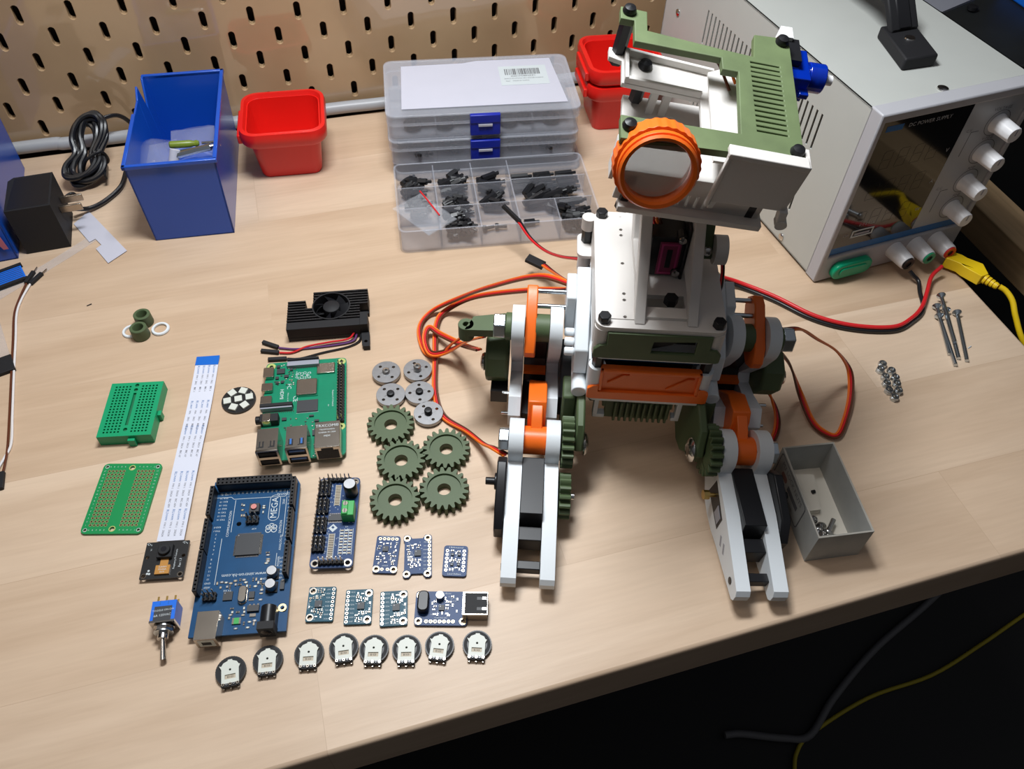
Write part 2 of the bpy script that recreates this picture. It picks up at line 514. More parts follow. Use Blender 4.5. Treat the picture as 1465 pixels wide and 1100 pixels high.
# ------------------------------------------------------------------ blue bin with slanted notch, its tools
def blue_bin(W, D, H, name, label, loc, rz, notch=True):
    t = thing(name, label, 'storage bin', loc, rz)
    w = 1.8
    b = MB()
    x0, x1 = -W / 2, W / 2
    # local y: 0 = front, D = back ; walls flare slightly outwards at the rim
    f = 2.0
    b.prism([(x0, 0), (x1, 0), (x1, D), (x0, D)], 0, w, M_bluebin)
    b.prism([(x0, 0), (x1, 0), (x1 + f, H), (x0 - f, H)], 0, w, M_bluebin, ax='y')
    b.prism([(x0, 0), (x1, 0), (x1 + f, H), (x0 - f, H)], D - w, D, M_bluebin, ax='y')
    def wall(xo, prof, sgn):
        vs = []; n = len(prof)
        for dx in (0, -sgn * w):
            for y, z in prof: vs.append((xo + sgn * f * z / H + dx, y, z))
        fs = [list(range(n)), [n + i for i in range(n)][::-1]] + [(i, (i + 1) % n, n + (i + 1) % n, n + i) for i in range(n)]
        b.add(vs, fs, M_bluebin)
    wall(x1, [(0, 0), (D, 0), (D, H), (0, H)], 1)
    if notch:
        # left wall split into convex pieces around a V notch
        wall(x0, [(0, 0), (D - 40, 0), (D - 40, H), (0, H)], -1)
        wall(x0, [(D - 40, 0), (D - 12, 0), (D - 20, H - 20), (D - 28, H + 6), (D - 40, H)], -1)
        wall(x0, [(D - 12, 0), (D, 0), (D, H), (D - 5, H), (D - 20, H - 20)], -1)
    else:
        wall(x0, [(0, 0), (D, 0), (D, H), (0, H)], -1)
    b.build('bin_body', t, bevel=0.5)
    r = MB()
    e = 1.4
    r.box(x0 - f - e, x1 + f + e, -e, w, H - 3, H + 0.4, M_bluebin)
    r.box(x1 + f - w, x1 + f + e, 0, D + e, H - 3, H + 0.4, M_bluebin)
    r.box(x0 - f, x1 + f + e, D - w, D + e, H - 3, H + 0.4, M_bluebin)
    r.box(x0 - f - e, x0 - f + w, -e, D - 60, H - 3, H + 0.4, M_bluebin)
    r.build('rim', t, bevel=0.6)
    return t
blue_bin(63, 132, 72, 'storage_bin', 'square blue plastic bin with a notched left rim holding small tools', (121.5, -160.5, 0), -0.09)
blue_bin(63, 126, 72, 'storage_bin', 'blue plastic bin cut off by the left edge beside the black adapter', (-46, -155, 0), 0.055, notch=False)
# decal on the left bin's front
b = MB(); b.prism([(-20.5, 12), (-17, 12), (-18, 24), (-24, 26)], -156.6, -156.2, mat('pinkish_decal', (0.55, 0.16, 0.2), 0.5), ax='y')
o = b.build('bin_decal')
o.parent = bpy.data.objects['storage_bin.001']; o.matrix_parent_inverse = Matrix.Identity(4)
o.location = (0.046, 0.155, 0)

# screwdriver in the bin
t = thing('screwdriver', 'small screwdriver with a yellow-green handle inside the blue bin', 'screwdriver', (128, -114, 57), 0.0, rot=(0, 0.05, -0.05))
b = MB(); b.lathe([(2.0, -10), (3.0, -9), (3.0, 6), (2.2, 9), (2.8, 11), (1.8, 13)], M_ygreen, d=(1, 0, 0), n=10); b.build('handle', t)
b = MB(); b.cyl((15, 0, 0), (26, 0, 0), 1.2, M_steel, 8); b.build('shaft', t)
def vial(loc, rz, label):
    t = thing('screwdriver_bit', label, 'tool', loc, 0, rot=(0.2, -0.1, rz), group='tools inside the blue bin')
    b = MB(); b.cyl((-16, 0, 0), (12, 0, 0), 2.6, M_zinc, 6); b.build('shank', t)
    b = MB(); b.cyl((12, 0, 0), (20, 0, 0), 1.4, M_steel, 8); b.build('tip', t)
vial((138, -127, 58), 0.06, 'long steel bit lying just in front of the screwdriver in the blue bin')
vial((138, -120.5, 54), -0.04, 'steel bit lying behind the screwdriver in the blue bin')
b = MB(); b.cyl((119, -130, 50), (123, -125, 60), 4, M_paper, 12); tag(b.build('plastic_stopper'), 'short white stopper standing left of the screwdriver in the blue bin', 'stopper')
def film_bag(name, label, cx, cy, z, w, h, rz, seed, lift=4):
    rnd = random.Random(seed); b = MB(); n = 8; vs = []; fs = []
    for side in (0, 1):
        for j in range(n + 1):
            for i in range(n + 1):
                u = i / n - 0.5; v = j / n - 0.5
                e = (1 - (2 * u) ** 2) * (1 - (2 * v) ** 2)
                vs.append((u * w, v * h, 0.6 + (1 - side) * 0.3 + (lift * e if side == 0 else 0) + rnd.uniform(0, 1.2) * (1 if side == 0 else 0)))
        o = side * (n + 1) ** 2
        for j in range(n):
            for i in range(n):
                a = o + j * (n + 1) + i
                fs.append((a, a + 1, a + n + 2, a + n + 1))
    b.add(vs, fs, M_film)
    b.M = Matrix.Identity(4)
    o = b.build(name); place(o, (cx, cy, z), rz)
    return tag(o, label, 'bag')
film_bag('plastic_bag', 'crumpled clear bag lying at the left inside the blue bin', 105, -112, 40, 36, 60, 0.1, 3, 18)
film_bag('plastic_bag', 'flat clear bag under the screwdriver inside the blue bin', 133, -106, 40, 36, 80, 0.0, 4, 10)

# ------------------------------------------------------------------ red tubs
def red_tub(name, label, loc, rz, group=None):
    t = thing(name, label, 'tub', loc, rz)
    def shell(levels, m):
        b = MB(); vs = []; fs = []; n = None
        for w, d, z, r in levels:
            l = rrect(w, d, r, 6); n = len(l)
            vs += [(a, c, z) for a, c in l]
        for j in range(len(levels) - 1):
            for i in range(n):
                fs.append((j * n + i, j * n + (i + 1) % n, (j + 1) * n + (i + 1) % n, (j + 1) * n + i))
        fs.append(list(range(n))[::-1]); fs.append([(len(levels) - 1) * n + i for i in range(n)])
        b.add(vs, fs, m); return b
    b = shell([(51, 46, 0, 7), (53, 48, 2, 8), (63, 60, 46, 11), (61, 58, 46.2, 10.5), (52, 47, 3, 7), (50.5, 45.5, 2, 6)], M_redbin)
    b.build('tub_body', t)
    b = shell([(61, 58.5, 34.5, 10), (68, 65, 35, 12.5), (72.5, 69.5, 38, 14), (73.5, 70.5, 45, 14), (71.5, 68.5, 49, 13.5), (66, 63, 49.5, 12), (62.5, 59.5, 46, 10.5)], M_redbin)
    b.f = [f for f in b.f if len(f) == 4]; b.mi = b.mi[:len(b.f)]
    b.build('rolled_rim', t)
    b = MB(); b.box(-39, -35, -24, 16, 36, 44, M_redbin); b.build('hook_rail', t, bevel=0.8)
    return t
red_tub('plastic_tub', 'empty red tub standing alone right of the blue bin', (210, -72, 0), -0.1)
red_tub('plastic_tub', 'lower of two nested red tubs behind the robot head', (522, -73, 0), -0.12)
red_tub('plastic_tub', 'upper of two nested red tubs behind the robot head', (522, -73, 16), -0.12)
film_bag('plastic_bag', 'scrap of clear film beside the nested red tubs', 483, -45, 0, 22, 30, 0.5, 9, 8)

# ------------------------------------------------------------------ compartment cases
def case_shell(b, W, D, z0, z1, wall=1.6, floor=True):
    o = rrect(W, D, 6, 4); i = rrect(W - 2 * wall, D - 2 * wall, 5, 4)
    b.prism(o, z0, z1, M_clear, [i])
    if floor: b.prism(i, z0, z0 + wall, M_clear)
def compartment_case(label, loc, rz, group=None, latch_m=M_latch, paper=False):
    t = thing('parts_case', label, 'parts case', loc, rz)
    W, D, H = 168, 92, 23
    b = MB(); case_shell(b, W - 3, D - 3, 0, 15.5)
    for x in (-42, 0, 42): b.box(x - 0.6, x + 0.6, -D / 2 + 4, D / 2 - 4, 1.6, 14, M_clear)
    for y in (-15, 15): b.box(-W / 2 + 4, W / 2 - 4, y - 0.6, y + 0.6, 1.6, 14, M_clear)
    b.build('tray', t, bevel=0.3)
    b = MB(); o_ = rrect(W, D, 8, 4); i_ = rrect(W - 3.6, D - 3.6, 7, 4)
    b.prism(o_, 14, H, M_clear, [i_]); b.prism(o_, H - 0.2, H + 1.2, M_clear)
    b.build('lid', t, bevel=0.5)
    b = MB()
    b.box(-13, 13, -D / 2 - 3, -D / 2 + 1, 4, H - 2, latch_m); b.box(-13, 13, -D / 2 - 3.6, -D / 2 + 0.5, H - 7, H + 0.5, latch_m)
    o = b.build('latch', t, bevel=0.6)
    b = MB(); b.box(-6, 6, -D / 2 - 4.1, -D / 2 - 3.4, 13, 15, M_paper); b.build('latch_grip', o)
    if paper:
        b = MB(); b.prism([(-70, -36), (73, -36), (68, 38), (0, 38), (-12, 35), (-68, 34)], H + 1.25, H + 1.55, M_paper)
        p = b.build('label_sheet', t)
        b = MB(); b.box(19, 62, -6, 26, H + 1.6, H + 1.75, M_silk)
        rnd = random.Random(5); x = 24.0
        while x < 56:
            w = rnd.choice((0.35, 0.5, 0.8, 1.1)); b.box(x, x + w, 11, 21, H + 1.76, H + 1.82, M_greyink); x += w + rnd.choice((0.4, 0.6, 0.9))
        b.text('X001M3BNZZ1', 3.4, 40, 8.6, H + 1.82, M_greyink)
        b.text('260PCS M3 NYLON HEX SPACER SCREWS', 1.9, 40, 4.6, H + 1.82, M_greyink)
        b.text('New    MADE IN CHINA', 2.0, 34, 0.6, H + 1.82, M_greyink)
        b.build('barcode_sticker', t)
    return t
ry = -0.15
cs = compartment_case('closed clear parts case beneath the one with the white label sheet', (382.5, -88.5, 12.5), ry)
top = compartment_case('closed clear parts case, top of the stack, with a white label sheet and barcode', (382.5, -88.5, 37.2), ry, paper=True)
# parts inside the closed cases
def pebble_parts(case, seed, mt, n=34, kind='spacer'):
    pass
# open case in front: tray with compartments and its lid folded flat under the closed cases
oc = thing('parts_case', 'open clear compartment case full of black spacers in front of the stack', 'parts case', (369.5, -188.5, 0), -0.13)
W, D = 166, 92
b = MB(); case_shell(b, W, D, 0, 22)
def vwall(x, y0, y1): b.box(x - 0.6, x + 0.6, y0, y1, 1.6, 20, M_clear)
def hwall(y, x0, x1): b.box(x0, x1, y - 0.6, y + 0.6, 1.6, 20, M_clear)
vwall(-49, -44, 44); vwall(-16, -44, 44); vwall(16, -44, 44); vwall(49, -44, -14)
hwall(14, -81, 16); hwall(-14, -81, 81); hwall(16, 16, 81)
b.build('tray', oc, bevel=0.3)
b = MB(); b.prism(rrect(W + 3, D, 8, 4, 2, 96), 0, 1.4, M_clear); b.prism(rrect(W + 3, D, 8, 4, 2, 96), 1.4, 9, M_clear, [rrect(W - 1, D - 4, 7, 4, 2, 96)])
b.build('lid', oc, bevel=0.4)

# black nylon spacers, copies of one part
def spacer_obj(name, label, L, group):
    b = MB(); b.cyl((0, 0, 0), (L, 0, 0), 3.0, M_black, 6); b.cyl((L, 0, 0), (L + 4, 0, 0), 1.4, M_black, 8)
    o = b.build(name); return tag(o, label, 'spacer', group)
def in_case(case, x, y, z):
    a = case.rotation_euler.z; l = case.location / MM
    return (l.x + x * math.cos(a) - y * math.sin(a), l.y + x * math.sin(a) + y * math.cos(a), l.z + z)
rnd = random.Random(11)
_sp = {}
def fill(case, x0, x1, y0, y1, L, n, label, zmax=8, straight=None, z0=4.8):
    key = (L, label)
    g = label
    nx = max(1, int((x1 - x0) // (L + 7)))
    for k in range(n):
        x = rnd.uniform(x0 + 3, max(x0 + 3.1, x1 - L - 4)); y = rnd.uniform(y0 + 4, y1 - 4)
        z = z0 + (k / max(1, n - 1)) * zmax * 0.8
        a = rnd.uniform(-0.9, 0.9) if straight is None else straight + rnd.uniform(-0.1, 0.1)
        if straight is not None:
            y = y0 + 4 + (y1 - y0 - 8) * (k % 5) / 4.0; x = x0 + 3 + (k // 5) * (L + 5); z = z0
        if key not in _sp:
            o = spacer_obj('nylon_spacer', label, L, g); _sp[key] = o
        else:
            o = _sp[key].copy(); C.objects.link(o)
        p = in_case(case, x, y, z)
        o.location = Vector(p) * MM
        o.rotation_euler = (rnd.uniform(0, 1), 0 if straight is not None else rnd.uniform(-0.25, 0.1), case.rotation_euler.z + a)
fill(oc, -80, -50, 15, 43, 8, 20, 'short black nylon spacer in the back-left pocket of the open case')
fill(oc, -48, -17, 15, 43, 10, 22, 'black nylon spacer in the second back pocket of the open case')
fill(oc, -15, 15, 15, 43, 13, 14, 'black nylon spacer in the third back pocket of the open case')
fill(oc, 17, 80, 17, 43, 15, 15, 'long black nylon spacer lined up in the back-right pocket of the open case', straight=0.0)
fill(oc, 17, 80, -13, 15, 20, 22, 'long black nylon spacer in the middle-right pocket of the open case', zmax=6)
fill(oc, -80, -50, -13, 13, 8, 16, 'black nylon spacer in the middle-left pocket of the open case', zmax=5)
fill(oc, -48, -17, -13, 13, 8, 28, 'black nylon spacer heaped in the second middle pocket of the open case', zmax=10)
fill(oc, -15, 15, -13, 13, 16, 9, 'black nylon spacer in the third middle pocket of the open case', zmax=4)
fill(oc, -48, -17, -43, -15, 5, 34, 'small black nylon nut spacer in the second front pocket of the open case', zmax=11)
fill(oc, 51, 80, -43, -15, 6, 26, 'small black nylon spacer in the front-right pocket of the open case', zmax=10)
# a few strays
b = MB(); b.cyl((0, 0, 0), (7, 0, 0), 1.4, M_black, 8); b.lathe([(2.6, -3), (2.9, -1.5), (2.6, 0)], M_black, d=(1, 0, 0), n=10)
o = b.build('nylon_screw'); p = in_case(oc, 0, -27, 5); place(o, p, -0.2); tag(o, 'lone black nylon screw lying in the third front pocket', 'screw')
o2 = o.copy(); C.objects.link(o2); p = in_case(oc, -10.5, -28, 5); place(o2, p, 0.1); o2['label'] = 'black nylon screw against the divider left of the lone screw'
o3 = spacer_obj('nylon_spacer', 'single thin black spacer in the empty front pocket near the right', 9, None)
p = in_case(oc, 22, -25, 5); place(o3, p, -0.1)
# parts in the closed cases
fill(cs, -80, -44, -42, -17, 8, 10, 'black nylon spacer seen through the front-left of the lower closed case', zmax=4)
fill(cs, -40, -15, -42, -17, 8, 7, 'black nylon spacer seen through the second front pocket of the lower closed case', zmax=4)
fill(cs, 18, 40, -42, -17, 9, 6, 'black nylon spacer seen through the third front pocket of the lower closed case', zmax=4)
fill(cs, 45, 80, -42, -17, 9, 10, 'black nylon spacer seen through the front-right of the lower closed case', zmax=4)
b = MB(); b.lathe([(7.5, 0), (8, 2), (7.5, 4), (4, 4), (4, 0)], M_blackm, n=18)
w0 = b.build('rubber_washer'); tag(w0, 'dark round washer seen through the front-left of the top case', 'washer'); place(w0, in_case(top, -62, -30, 4))
for x, y, l in ((-34, -30, 'dark round washer in the second front pocket of the top case'), (22, -31, 'dark round washer right of the latch in the top case'), (60, -30, 'dark round washer at the front-right of the top case'), (38, -26, 'dark round washer between the latch and the right end of the top case')):
    w = w0.copy(); C.objects.link(w); place(w, in_case(top, x, y, 4)); w['label'] = l
film_bag('zip_bag', 'clear zip bag with a red seal line in the front-left pocket of the open case', 306, -205, 21, 30, 46, 0.5, 21, 6)
b = MB(); b.tube([(307, -184, 29), (309.5, -194, 29.5), (312, -204, 29.5), (316, -218, 28.5)], 0.7, M_redw)
o = b.build('red_seal'); o.parent = bpy.data.objects['zip_bag']; zb = bpy.data.objects['zip_bag']
bpy.context.view_layer.update(); o.matrix_parent_inverse = zb.matrix_world.inverted()

# ------------------------------------------------------------------ bench power supply
psu = thing('power_supply', 'light grey bench power supply with black display, four white knobs and a carry handle', 'power supply', (593, -337, 3), 0.08)
W, H, D = 137, 146, 288
b = MB()
vents = []
def vslot(y, z0, z1): return [(y - 1.0, z0), (y + 1.0, z0), (y + 1.0, z1), (y - 1.0, z1)]
# left cover with vent slots
holes = []
for k in range(28):
    y = 50 + 6.2 * k
    holes.append(vslot(y, 88, 117)); holes.append(vslot(y, 31, 58))
outer = [(8, 0), (D, 0), (D, H), (8, H)]
b.prism(outer, 0, 1.2, M_psu, holes, ax='x')
b.box(W - 1.2, W, 8, D, 0, H, M_psu)
b.box(0, W, 8, D, H - 1.2, H, M_psu); b.box(0, W, 8, D, 0, 1.2, M_psu); b.box(0, W, D - 1.2, D, 0, H, M_psu)
b.build('steel_cover', psu)
b = MB(); b.box(10, W - 10, 20, D - 10, 4, H - 8, M_blackm); b.build('inner_chassis', psu)
# bezel frame
b = MB()
b.prism([(0, -2), (W, -2), (W, H + 1), (0, H + 1)], -3, 10, M_psuf, [[(5, 22), (W - 4, 22), (W - 4, H - 6), (5, H - 6)]], ax='y')
b.box(5, W - 4, -0.2, 10, 22, H - 6, M_psuf)
b.build('bezel', psu, bevel=1.2)
b = MB(); b.box(5.5, 82, -1.0, -0.3, 29, 139.5, M_screen); scr = b.build('display_window', psu)
b = MB()
b.text('DC POWER SUPPLY', 4.2, 47, -1.1, 133, M_psup, plane='xz')
b.box(10, 24, -1.15, -1.05, 131, 135.5, M_strip)
b.text('V', 4.5, 77, -1.1, 103, M_psup, plane='xz'); b.text('A', 4.5, 77, -1.1, 76, M_psup, plane='xz'); b.text('W', 4.5, 77, -1.1, 50, M_psup, plane='xz')
b.text('DC 5V-2A', 3.2, 31, -1.1, 48, M_psup, plane='xz'); b.text('USB', 3, 15, -1.1, 40, M_psup, plane='xz')
b.prism([(20, 36.5), (40, 36.5), (40, 43.5), (20, 43.5)], -1.4, -1.05, M_silk, [[(21.2, 37.7), (38.8, 37.7), (38.8, 42.3), (21.2, 42.3)]], ax='y')
b.box(23, 37, -1.3, -1.05, 38.4, 40.4, M_greyp)
b.build('display_lettering', scr)
# unlit seven segment digits behind the window
b = MB()
dim = mat('unlit_segment', (0.012, 0.012, 0.0125), 0.08, spec=0.6, coat=0.35)
for r in range(3):
    for c in range(4):
        ox = 18 + c * 13.5; oz = 98 - r * 26.5
        for (x0, z0, x1, z1) in ((1, 0, 8, 1.2), (1, 7.5, 8, 8.7), (1, 15, 8, 16.2), (0, 1, 1.2, 7.5), (0, 8.5, 1.2, 15), (8, 1, 9.2, 7.5), (8, 8.5, 9.2, 15)):
            b.box(ox + x0, ox + x1, -1.12, -1.02, oz + z0, oz + z1, dim)
b.build('display_digits', scr)
b = MB(); b.box(82, W - 4.2, -0.9, -0.3, 29, 139.5, M_psup); pan = b.build('control_panel', psu)
b = MB(); b.box(5.5, W - 4.2, -0.95, -0.3, 22.5, 29, M_strip); b.build('blue_stripe', psu)
b = MB()
for z, s in ((130, 'VOLTAGE'), (106, 'V-FINE'), (80, 'AMP'), (55, 'FINE')):
    b.text(s, 3.6, 112, -1.0, z, M_greyink, plane='xz')
    b.prism(circ(10.5, 28, 113.5, z - 12), -1.0, -0.92, M_greyink, [circ(10.0, 28, 113.5, z - 12)], ax='y')
for z0 in (94, 43):
    b.box(92, 92.5, -1.0, -0.92, z0, z0 + 20, M_greyink); b.box(92, 99, -1.0, -0.92, z0 + 20, z0 + 20.5, M_greyink)
b.text('C.V.', 3.4, 90, -1.0, 116, M_greyink, plane='xz'); b.text('C.C.', 3.4, 90, -1.0, 66, M_greyink, plane='xz')
b.build('panel_lettering', pan)
kn = None
for z in (118, 93.4, 67, 42.4):
    b = MB(); n = 36; vs = []
    prof = [(7.4, -1), (7.2, -2.2), (6.6, -3), (6.1, -17.5), (5.5, -18.5)]
    for r, y in prof:
        for k in range(n):
            rr = r - (0.35 if (k % 3 == 0 and 3.5 < -y < 18) else 0)
            vs.append((113.5 + rr * math.cos(2 * PI * k / n), y, z + rr * math.sin(2 * PI * k / n)))
    fs = [(j * n + k, j * n + (k + 1) % n, (j + 1) * n + (k + 1) % n, (j + 1) * n + k) for j in range(4) for k in range(n)]
    fs += [list(range(n)), [4 * n + k for k in range(n)]]
    b.add(vs, fs, M_knob); k1 = b.build('knob', psu)
    b = MB(); b.box(113, 114, -18.8, -17, z, z + 5.4, M_greyp); b.build('pointer_line', k1)
for x, cm in ((70.6, M_black), (91, M_gbutton), (111.5, M_redw)):
    b = MB(); b.lathe([(7.4, 3), (7.2, 6), (6.2, 20), (5.8, 21)], M_knob, c=(x, 0, 13), d=(0, -1, 0), n=24); bp_ = b.build('binding_post', psu)
    b = MB(); b.prism(circ(5.2, 20, x, 13), -22.2, -21, cm, [circ(2.6, 20, x, 13)], ax='y'); b.prism(circ(2.6, 16, x, 13), -21.4, -20.9, M_blackm, ax='y'); b.build('post_collar', bp_)
b = MB(); b.prism(rrect(37, 15, 7, 6, 29, 8.5), -9, -2.9, M_gbutton, ax='y'); o = b.build('power_button', psu, bevel=1.6, seg=3)
b = MB(); b.prism(rrect(26, 7.5, 3.5, 5, 29, 8.5), -9.9, -8.8, M_gbutton, ax='y'); b.build('button_cap', o, bevel=0.5)
def scr_head(parent, p, d, r=3.2):
    b = MB(); b.lathe([(r, 0), (r * 0.95, 0.8), (r * 0.5, 1.6), (0.01, 1.8)], M_steel, c=p, d=d, n=16)
    return b.build('screw', parent)
scr_head(psu, (0, 47.5, 5), (-1, 0, 0)); scr_head(psu, (62, 13.5, H), (0, 0, 1), 4); scr_head(psu, (0, 264, 94), (-1, 0, 0))
# carry handle: front foot and rising arm
b = MB(); b.prism([(49, 42), (76, 40), (90, 86), (62, 88)], H, H + 9, M_blackm); b.build('handle_foot', psu, bevel=1.5)
b = MB(); b.prism([(49, 250), (76, 248), (88, 272), (62, 274)], H, H + 9, M_blackm); b.build('handle_foot', psu, bevel=1.5)
b = MB()
prof = [(76, H + 4), (92, H + 22), (120, H + 30), (220, H + 30), (248, H + 22), (262, H + 4)]
def strap(x0, x1, m, dz=7):
    vs = []
    for y, z in prof: vs += [(x0, y, z), (x1, y, z), (x1, y, z + dz), (x0, y, z + dz)]
    fs = []
    for i in range(len(prof) - 1):
        for k in range(4): fs.append((i * 4 + k, i * 4 + (k + 1) % 4, (i + 1) * 4 + (k + 1) % 4, (i + 1) * 4 + k))
    fs += [(0, 1, 2, 3), tuple(len(prof) * 4 - 4 + k for k in range(4))]
    b.add(vs, fs, m)
strap(62, 86, M_blackm); strap(68, 80, M_black, 8)
b.build('handle_grip', psu, bevel=1.2)
b = MB(); b.lathe([(4, 0), (3.6, 0.7), (1.2, 0.8)], M_steel, c=(71, 66, H + 9), n=18); b.build('handle_screw', psu)
for x in (12, W - 12):
    for y in (20, D - 20): b = MB(); b.cyl((x, y, -3), (x, y, 0), 6, M_blackm, 16); b.build('rubber_foot', psu)

# ------------------------------------------------------------------ dark equipment and shelf right of the bench
b = MB(); b.box(812, 850, -620, -204, -52, -20, M_beam); tag(b.build('wooden_rail', bevel=1), 'planed wooden rail of a lower bench beyond the right edge', 'rail')
b = MB(); b.box(815, 847, -236, -206, -735, -52, M_blackm); b.build('support_post', bpy.data.objects['wooden_rail'])
eq = thing('black_machine', 'black coated machine top with screw heads behind the power supply at the right', 'machine', (0, 0, 0))
b = MB(); b.box(770, 1250, -196, 8, -735, 74, M_blk2); b.build('cabinet', eq, bevel=2)
b = MB(); b.prism([(800, -40), (838, -96), (900, -74), (900, -10), (800, -10)], 74, 76.5, M_greyp); b.build('grey_plate', eq)
b = MB(); b.box(935, 990, -115, -66, 74, 92, M_blue); b.build('blue_part', eq, bevel=2)
for x, y in ((826, -77), (838, -100), (880, -94), (808, -128)):
    b = MB(); b.lathe([(5, 0), (5, 3), (2, 4)], M_black, c=(x, y, 76), n=16); b.build('knob', eq)
# ------------------------------------------------------------------ electronics helpers
def board(name, parent, W, H, m, z=3.0, th=1.6, r=1.0, holes=(), outline=None):
    b = MB()
    b.prism(outline or rrect(W, H, r, 4), z, z + th, m, [circ(hr, 14, hx, hy) for hx, hy, hr in holes])
    return b.build(name, parent)
def pads(b, pts, z, ro=0.95, ri=0.5, m=None):
    for x, y in pts:
        b.prism(circ(ro, 12, x, y), z, z + 0.08, m or M_gold, [circ(ri, 12, x, y)])
def drill(pts, r=0.5): return [(x, y, r) for x, y in pts]
def smd(b, seed, x0, x1, y0, y1, n, z, avoid=(), smin=0.8, smax=2.0, pal=None):
    rnd = random.Random(seed); pal = pal or (M_chip, M_ceram, M_chip, M_alu, M_led)
    placed = list(avoid)
    for _ in range(n * 6):
        if n <= 0: break
        w, h = rnd.choice(((smin, smax), (smax, smin), (smin * 1.2, smin * 1.8), (smax, smin * 1.2)))
        x = rnd.uniform(x0 + w / 2, x1 - w / 2); y = rnd.uniform(y0 + h / 2, y1 - h / 2)
        if any(abs(x - a) < (w + c) / 2 + 0.25 and abs(y - e) < (h + d) / 2 + 0.25 for a, e, c, d in placed): continue
        placed.append((x, y, w, h)); n -= 1
        mt = rnd.choice(pal)
        if w > h:
            b.cbox(x, y, z, w * 0.55, h, 0.5, mt); b.cbox(x - w * 0.38, y, z, w * 0.24, h, 0.48, M_tin); b.cbox(x + w * 0.38, y, z, w * 0.24, h, 0.48, M_tin)
        else:
            b.cbox(x, y, z, w, h * 0.55, 0.5, mt); b.cbox(x, y - h * 0.38, z, w, h * 0.24, 0.48, M_tin); b.cbox(x, y + h * 0.38, z, w, h * 0.24, 0.48, M_tin)
def ticks(b, seed, x0, x1, y0, y1, n, z, m=None, s=0.9):
    rnd = random.Random(seed)
    for _ in range(n):
        x = rnd.uniform(x0, x1); y = rnd.uniform(y0, y1)
        if rnd.random() < 0.5: b.cbox(x, y, z, s, 0.22, 0.05, m or M_silk)
        else: b.cbox(x, y, z, 0.22, s, 0.05, m or M_silk)
def chip(parent, name, cx, cy, z, w, h, t, legs='xy', n=10, mt=None, label=None):
    b = MB(); b.cbox(cx, cy, z + 0.15, w, h, t, mt or M_chip)
    b.prism(circ(0.35, 10, cx - w / 2 + 0.9, cy + h / 2 - 0.9), z + 0.15 + t, z + 0.2 + t, M_greyp)
    p = w / (n + 1)
    for k in range(n):
        if 'y' in legs:
            x = cx - w / 2 + p * (k + 1)
            b.cbox(x, cy + h / 2 + 0.6, z, p * 0.5, 1.2, 0.35, M_tin); b.cbox(x, cy - h / 2 - 0.6, z, p * 0.5, 1.2, 0.35, M_tin)
    m2 = max(1, round(n * h / w)) ; q = h / (m2 + 1)
    for k in range(m2):
        if 'x' in legs:
            y = cy - h / 2 + q * (k + 1)
            b.cbox(cx + w / 2 + 0.6, y, z, 1.2, q * 0.5, 0.35, M_tin); b.cbox(cx - w / 2 - 0.6, y, z, 1.2, q * 0.5, 0.35, M_tin)
    return b.build(name, parent)
def female(parent, x0, y0, nx, ny, z, h=8.5, p=2.54):
    b = MB(); w, d = nx * p, ny * p
    holes = [[(x0 + (i + .5) * p + a * 0.55, y0 + (j + .5) * p + c * 0.55) for a, c in ((-1, -1), (1, -1), (1, 1), (-1, 1))] for i in range(nx) for j in range(ny)]
    b.prism([(x0, y0), (x0 + w, y0), (x0 + w, y0 + d), (x0, y0 + d)], z + h - 1.5, z + h, M_blackm, holes)
    b.box(x0, x0 + w, y0, y0 + d, z, z + h - 1.5, M_black)
    return b.build('socket_header', parent)
def male(parent, x0, y0, nx, ny, z, h=6.0, p=2.54, m=None, name='pin_header', lean=0.0):
    b = MB()
    for i in range(nx):
        for j in range(ny):
            x, y = x0 + (i + .5) * p, y0 + (j + .5) * p
            b.prism(rrect(p * 0.97, p * 0.97, 0.5, 1, x, y), z, z + 2.5, M_blackm)
            b.cbox(x, y, z + 2.5, 0.64, 0.64, h, m or M_tin)
    return b.build(name, parent)
def flower(b, cx, cy, z, s, m):
    for a in (30, 90, 150, 210, 330):
        r = math.radians(a); x = cx + s * 0.62 * math.cos(r); y = cy + s * 0.62 * math.sin(r)
        b.prism(circ(s * 0.55, 14, x, y), z, z + 0.05, m, [circ(s * 0.40, 14, x, y)])

# ------------------------------------------------------------------ large blue microcontroller board
mega = thing('microcontroller_board', 'large blue microcontroller board lettered MEGA with black headers around its edges', 'circuit board', (143.6, -467.7, 0), -0.19)
Z = 4.6
mh = [(-24.0, -37, 1.6), (24.2, -38, 1.6), (24, 27, 1.5), (-8, 19.5, 1.5), (-24.2, 44, 1.4)]
board('circuit_board', mega, 53.3, 101.5, M_pcbblue, 3, 1.6, holes=mh[1:4], outline=[(-26.65, -50.75), (26.65, -50.75), (26.65, 46), (24, 50.75), (-26.65, 50.75)])
female(mega, -23.0, 43.2, 18, 2, Z)
for y0, n in ((22.3, 8), (-0.6, 8), (-27, 10)): female(mega, -26.2, y0, 1, n, Z)
for y0, n in ((26.0, 8), (3.5, 8), (-19, 8)): female(mega, 22.9, y0, 1, n, Z)
ch = chip(mega, 'processor_chip', -0.5, 4.5, Z, 14, 14, 1.3, 'xy', 25)
b = MB(); b.cbox(0.8, 28.5, Z, 6, 6, 3.4, M_chip); o = b.build('reset_button', mega, bevel=0.2)
b = MB(); b.cyl((0.8, 28.5, Z + 3.4), (0.8, 28.5, Z + 4.6), 1.75, M_pink, 16); b.build('button_cap', o)
male(mega, -3.6, 18.2, 3, 2, Z); male(mega, -21.8, -30.5, 3, 2, Z)
b = MB(); b.box(-20, -8.2, -57, -40.8, Z, Z + 10.8, M_tin); b.box(-18.4, -9.8, -57.15, -56.9, Z + 1.6, Z + 9.3, M_led)
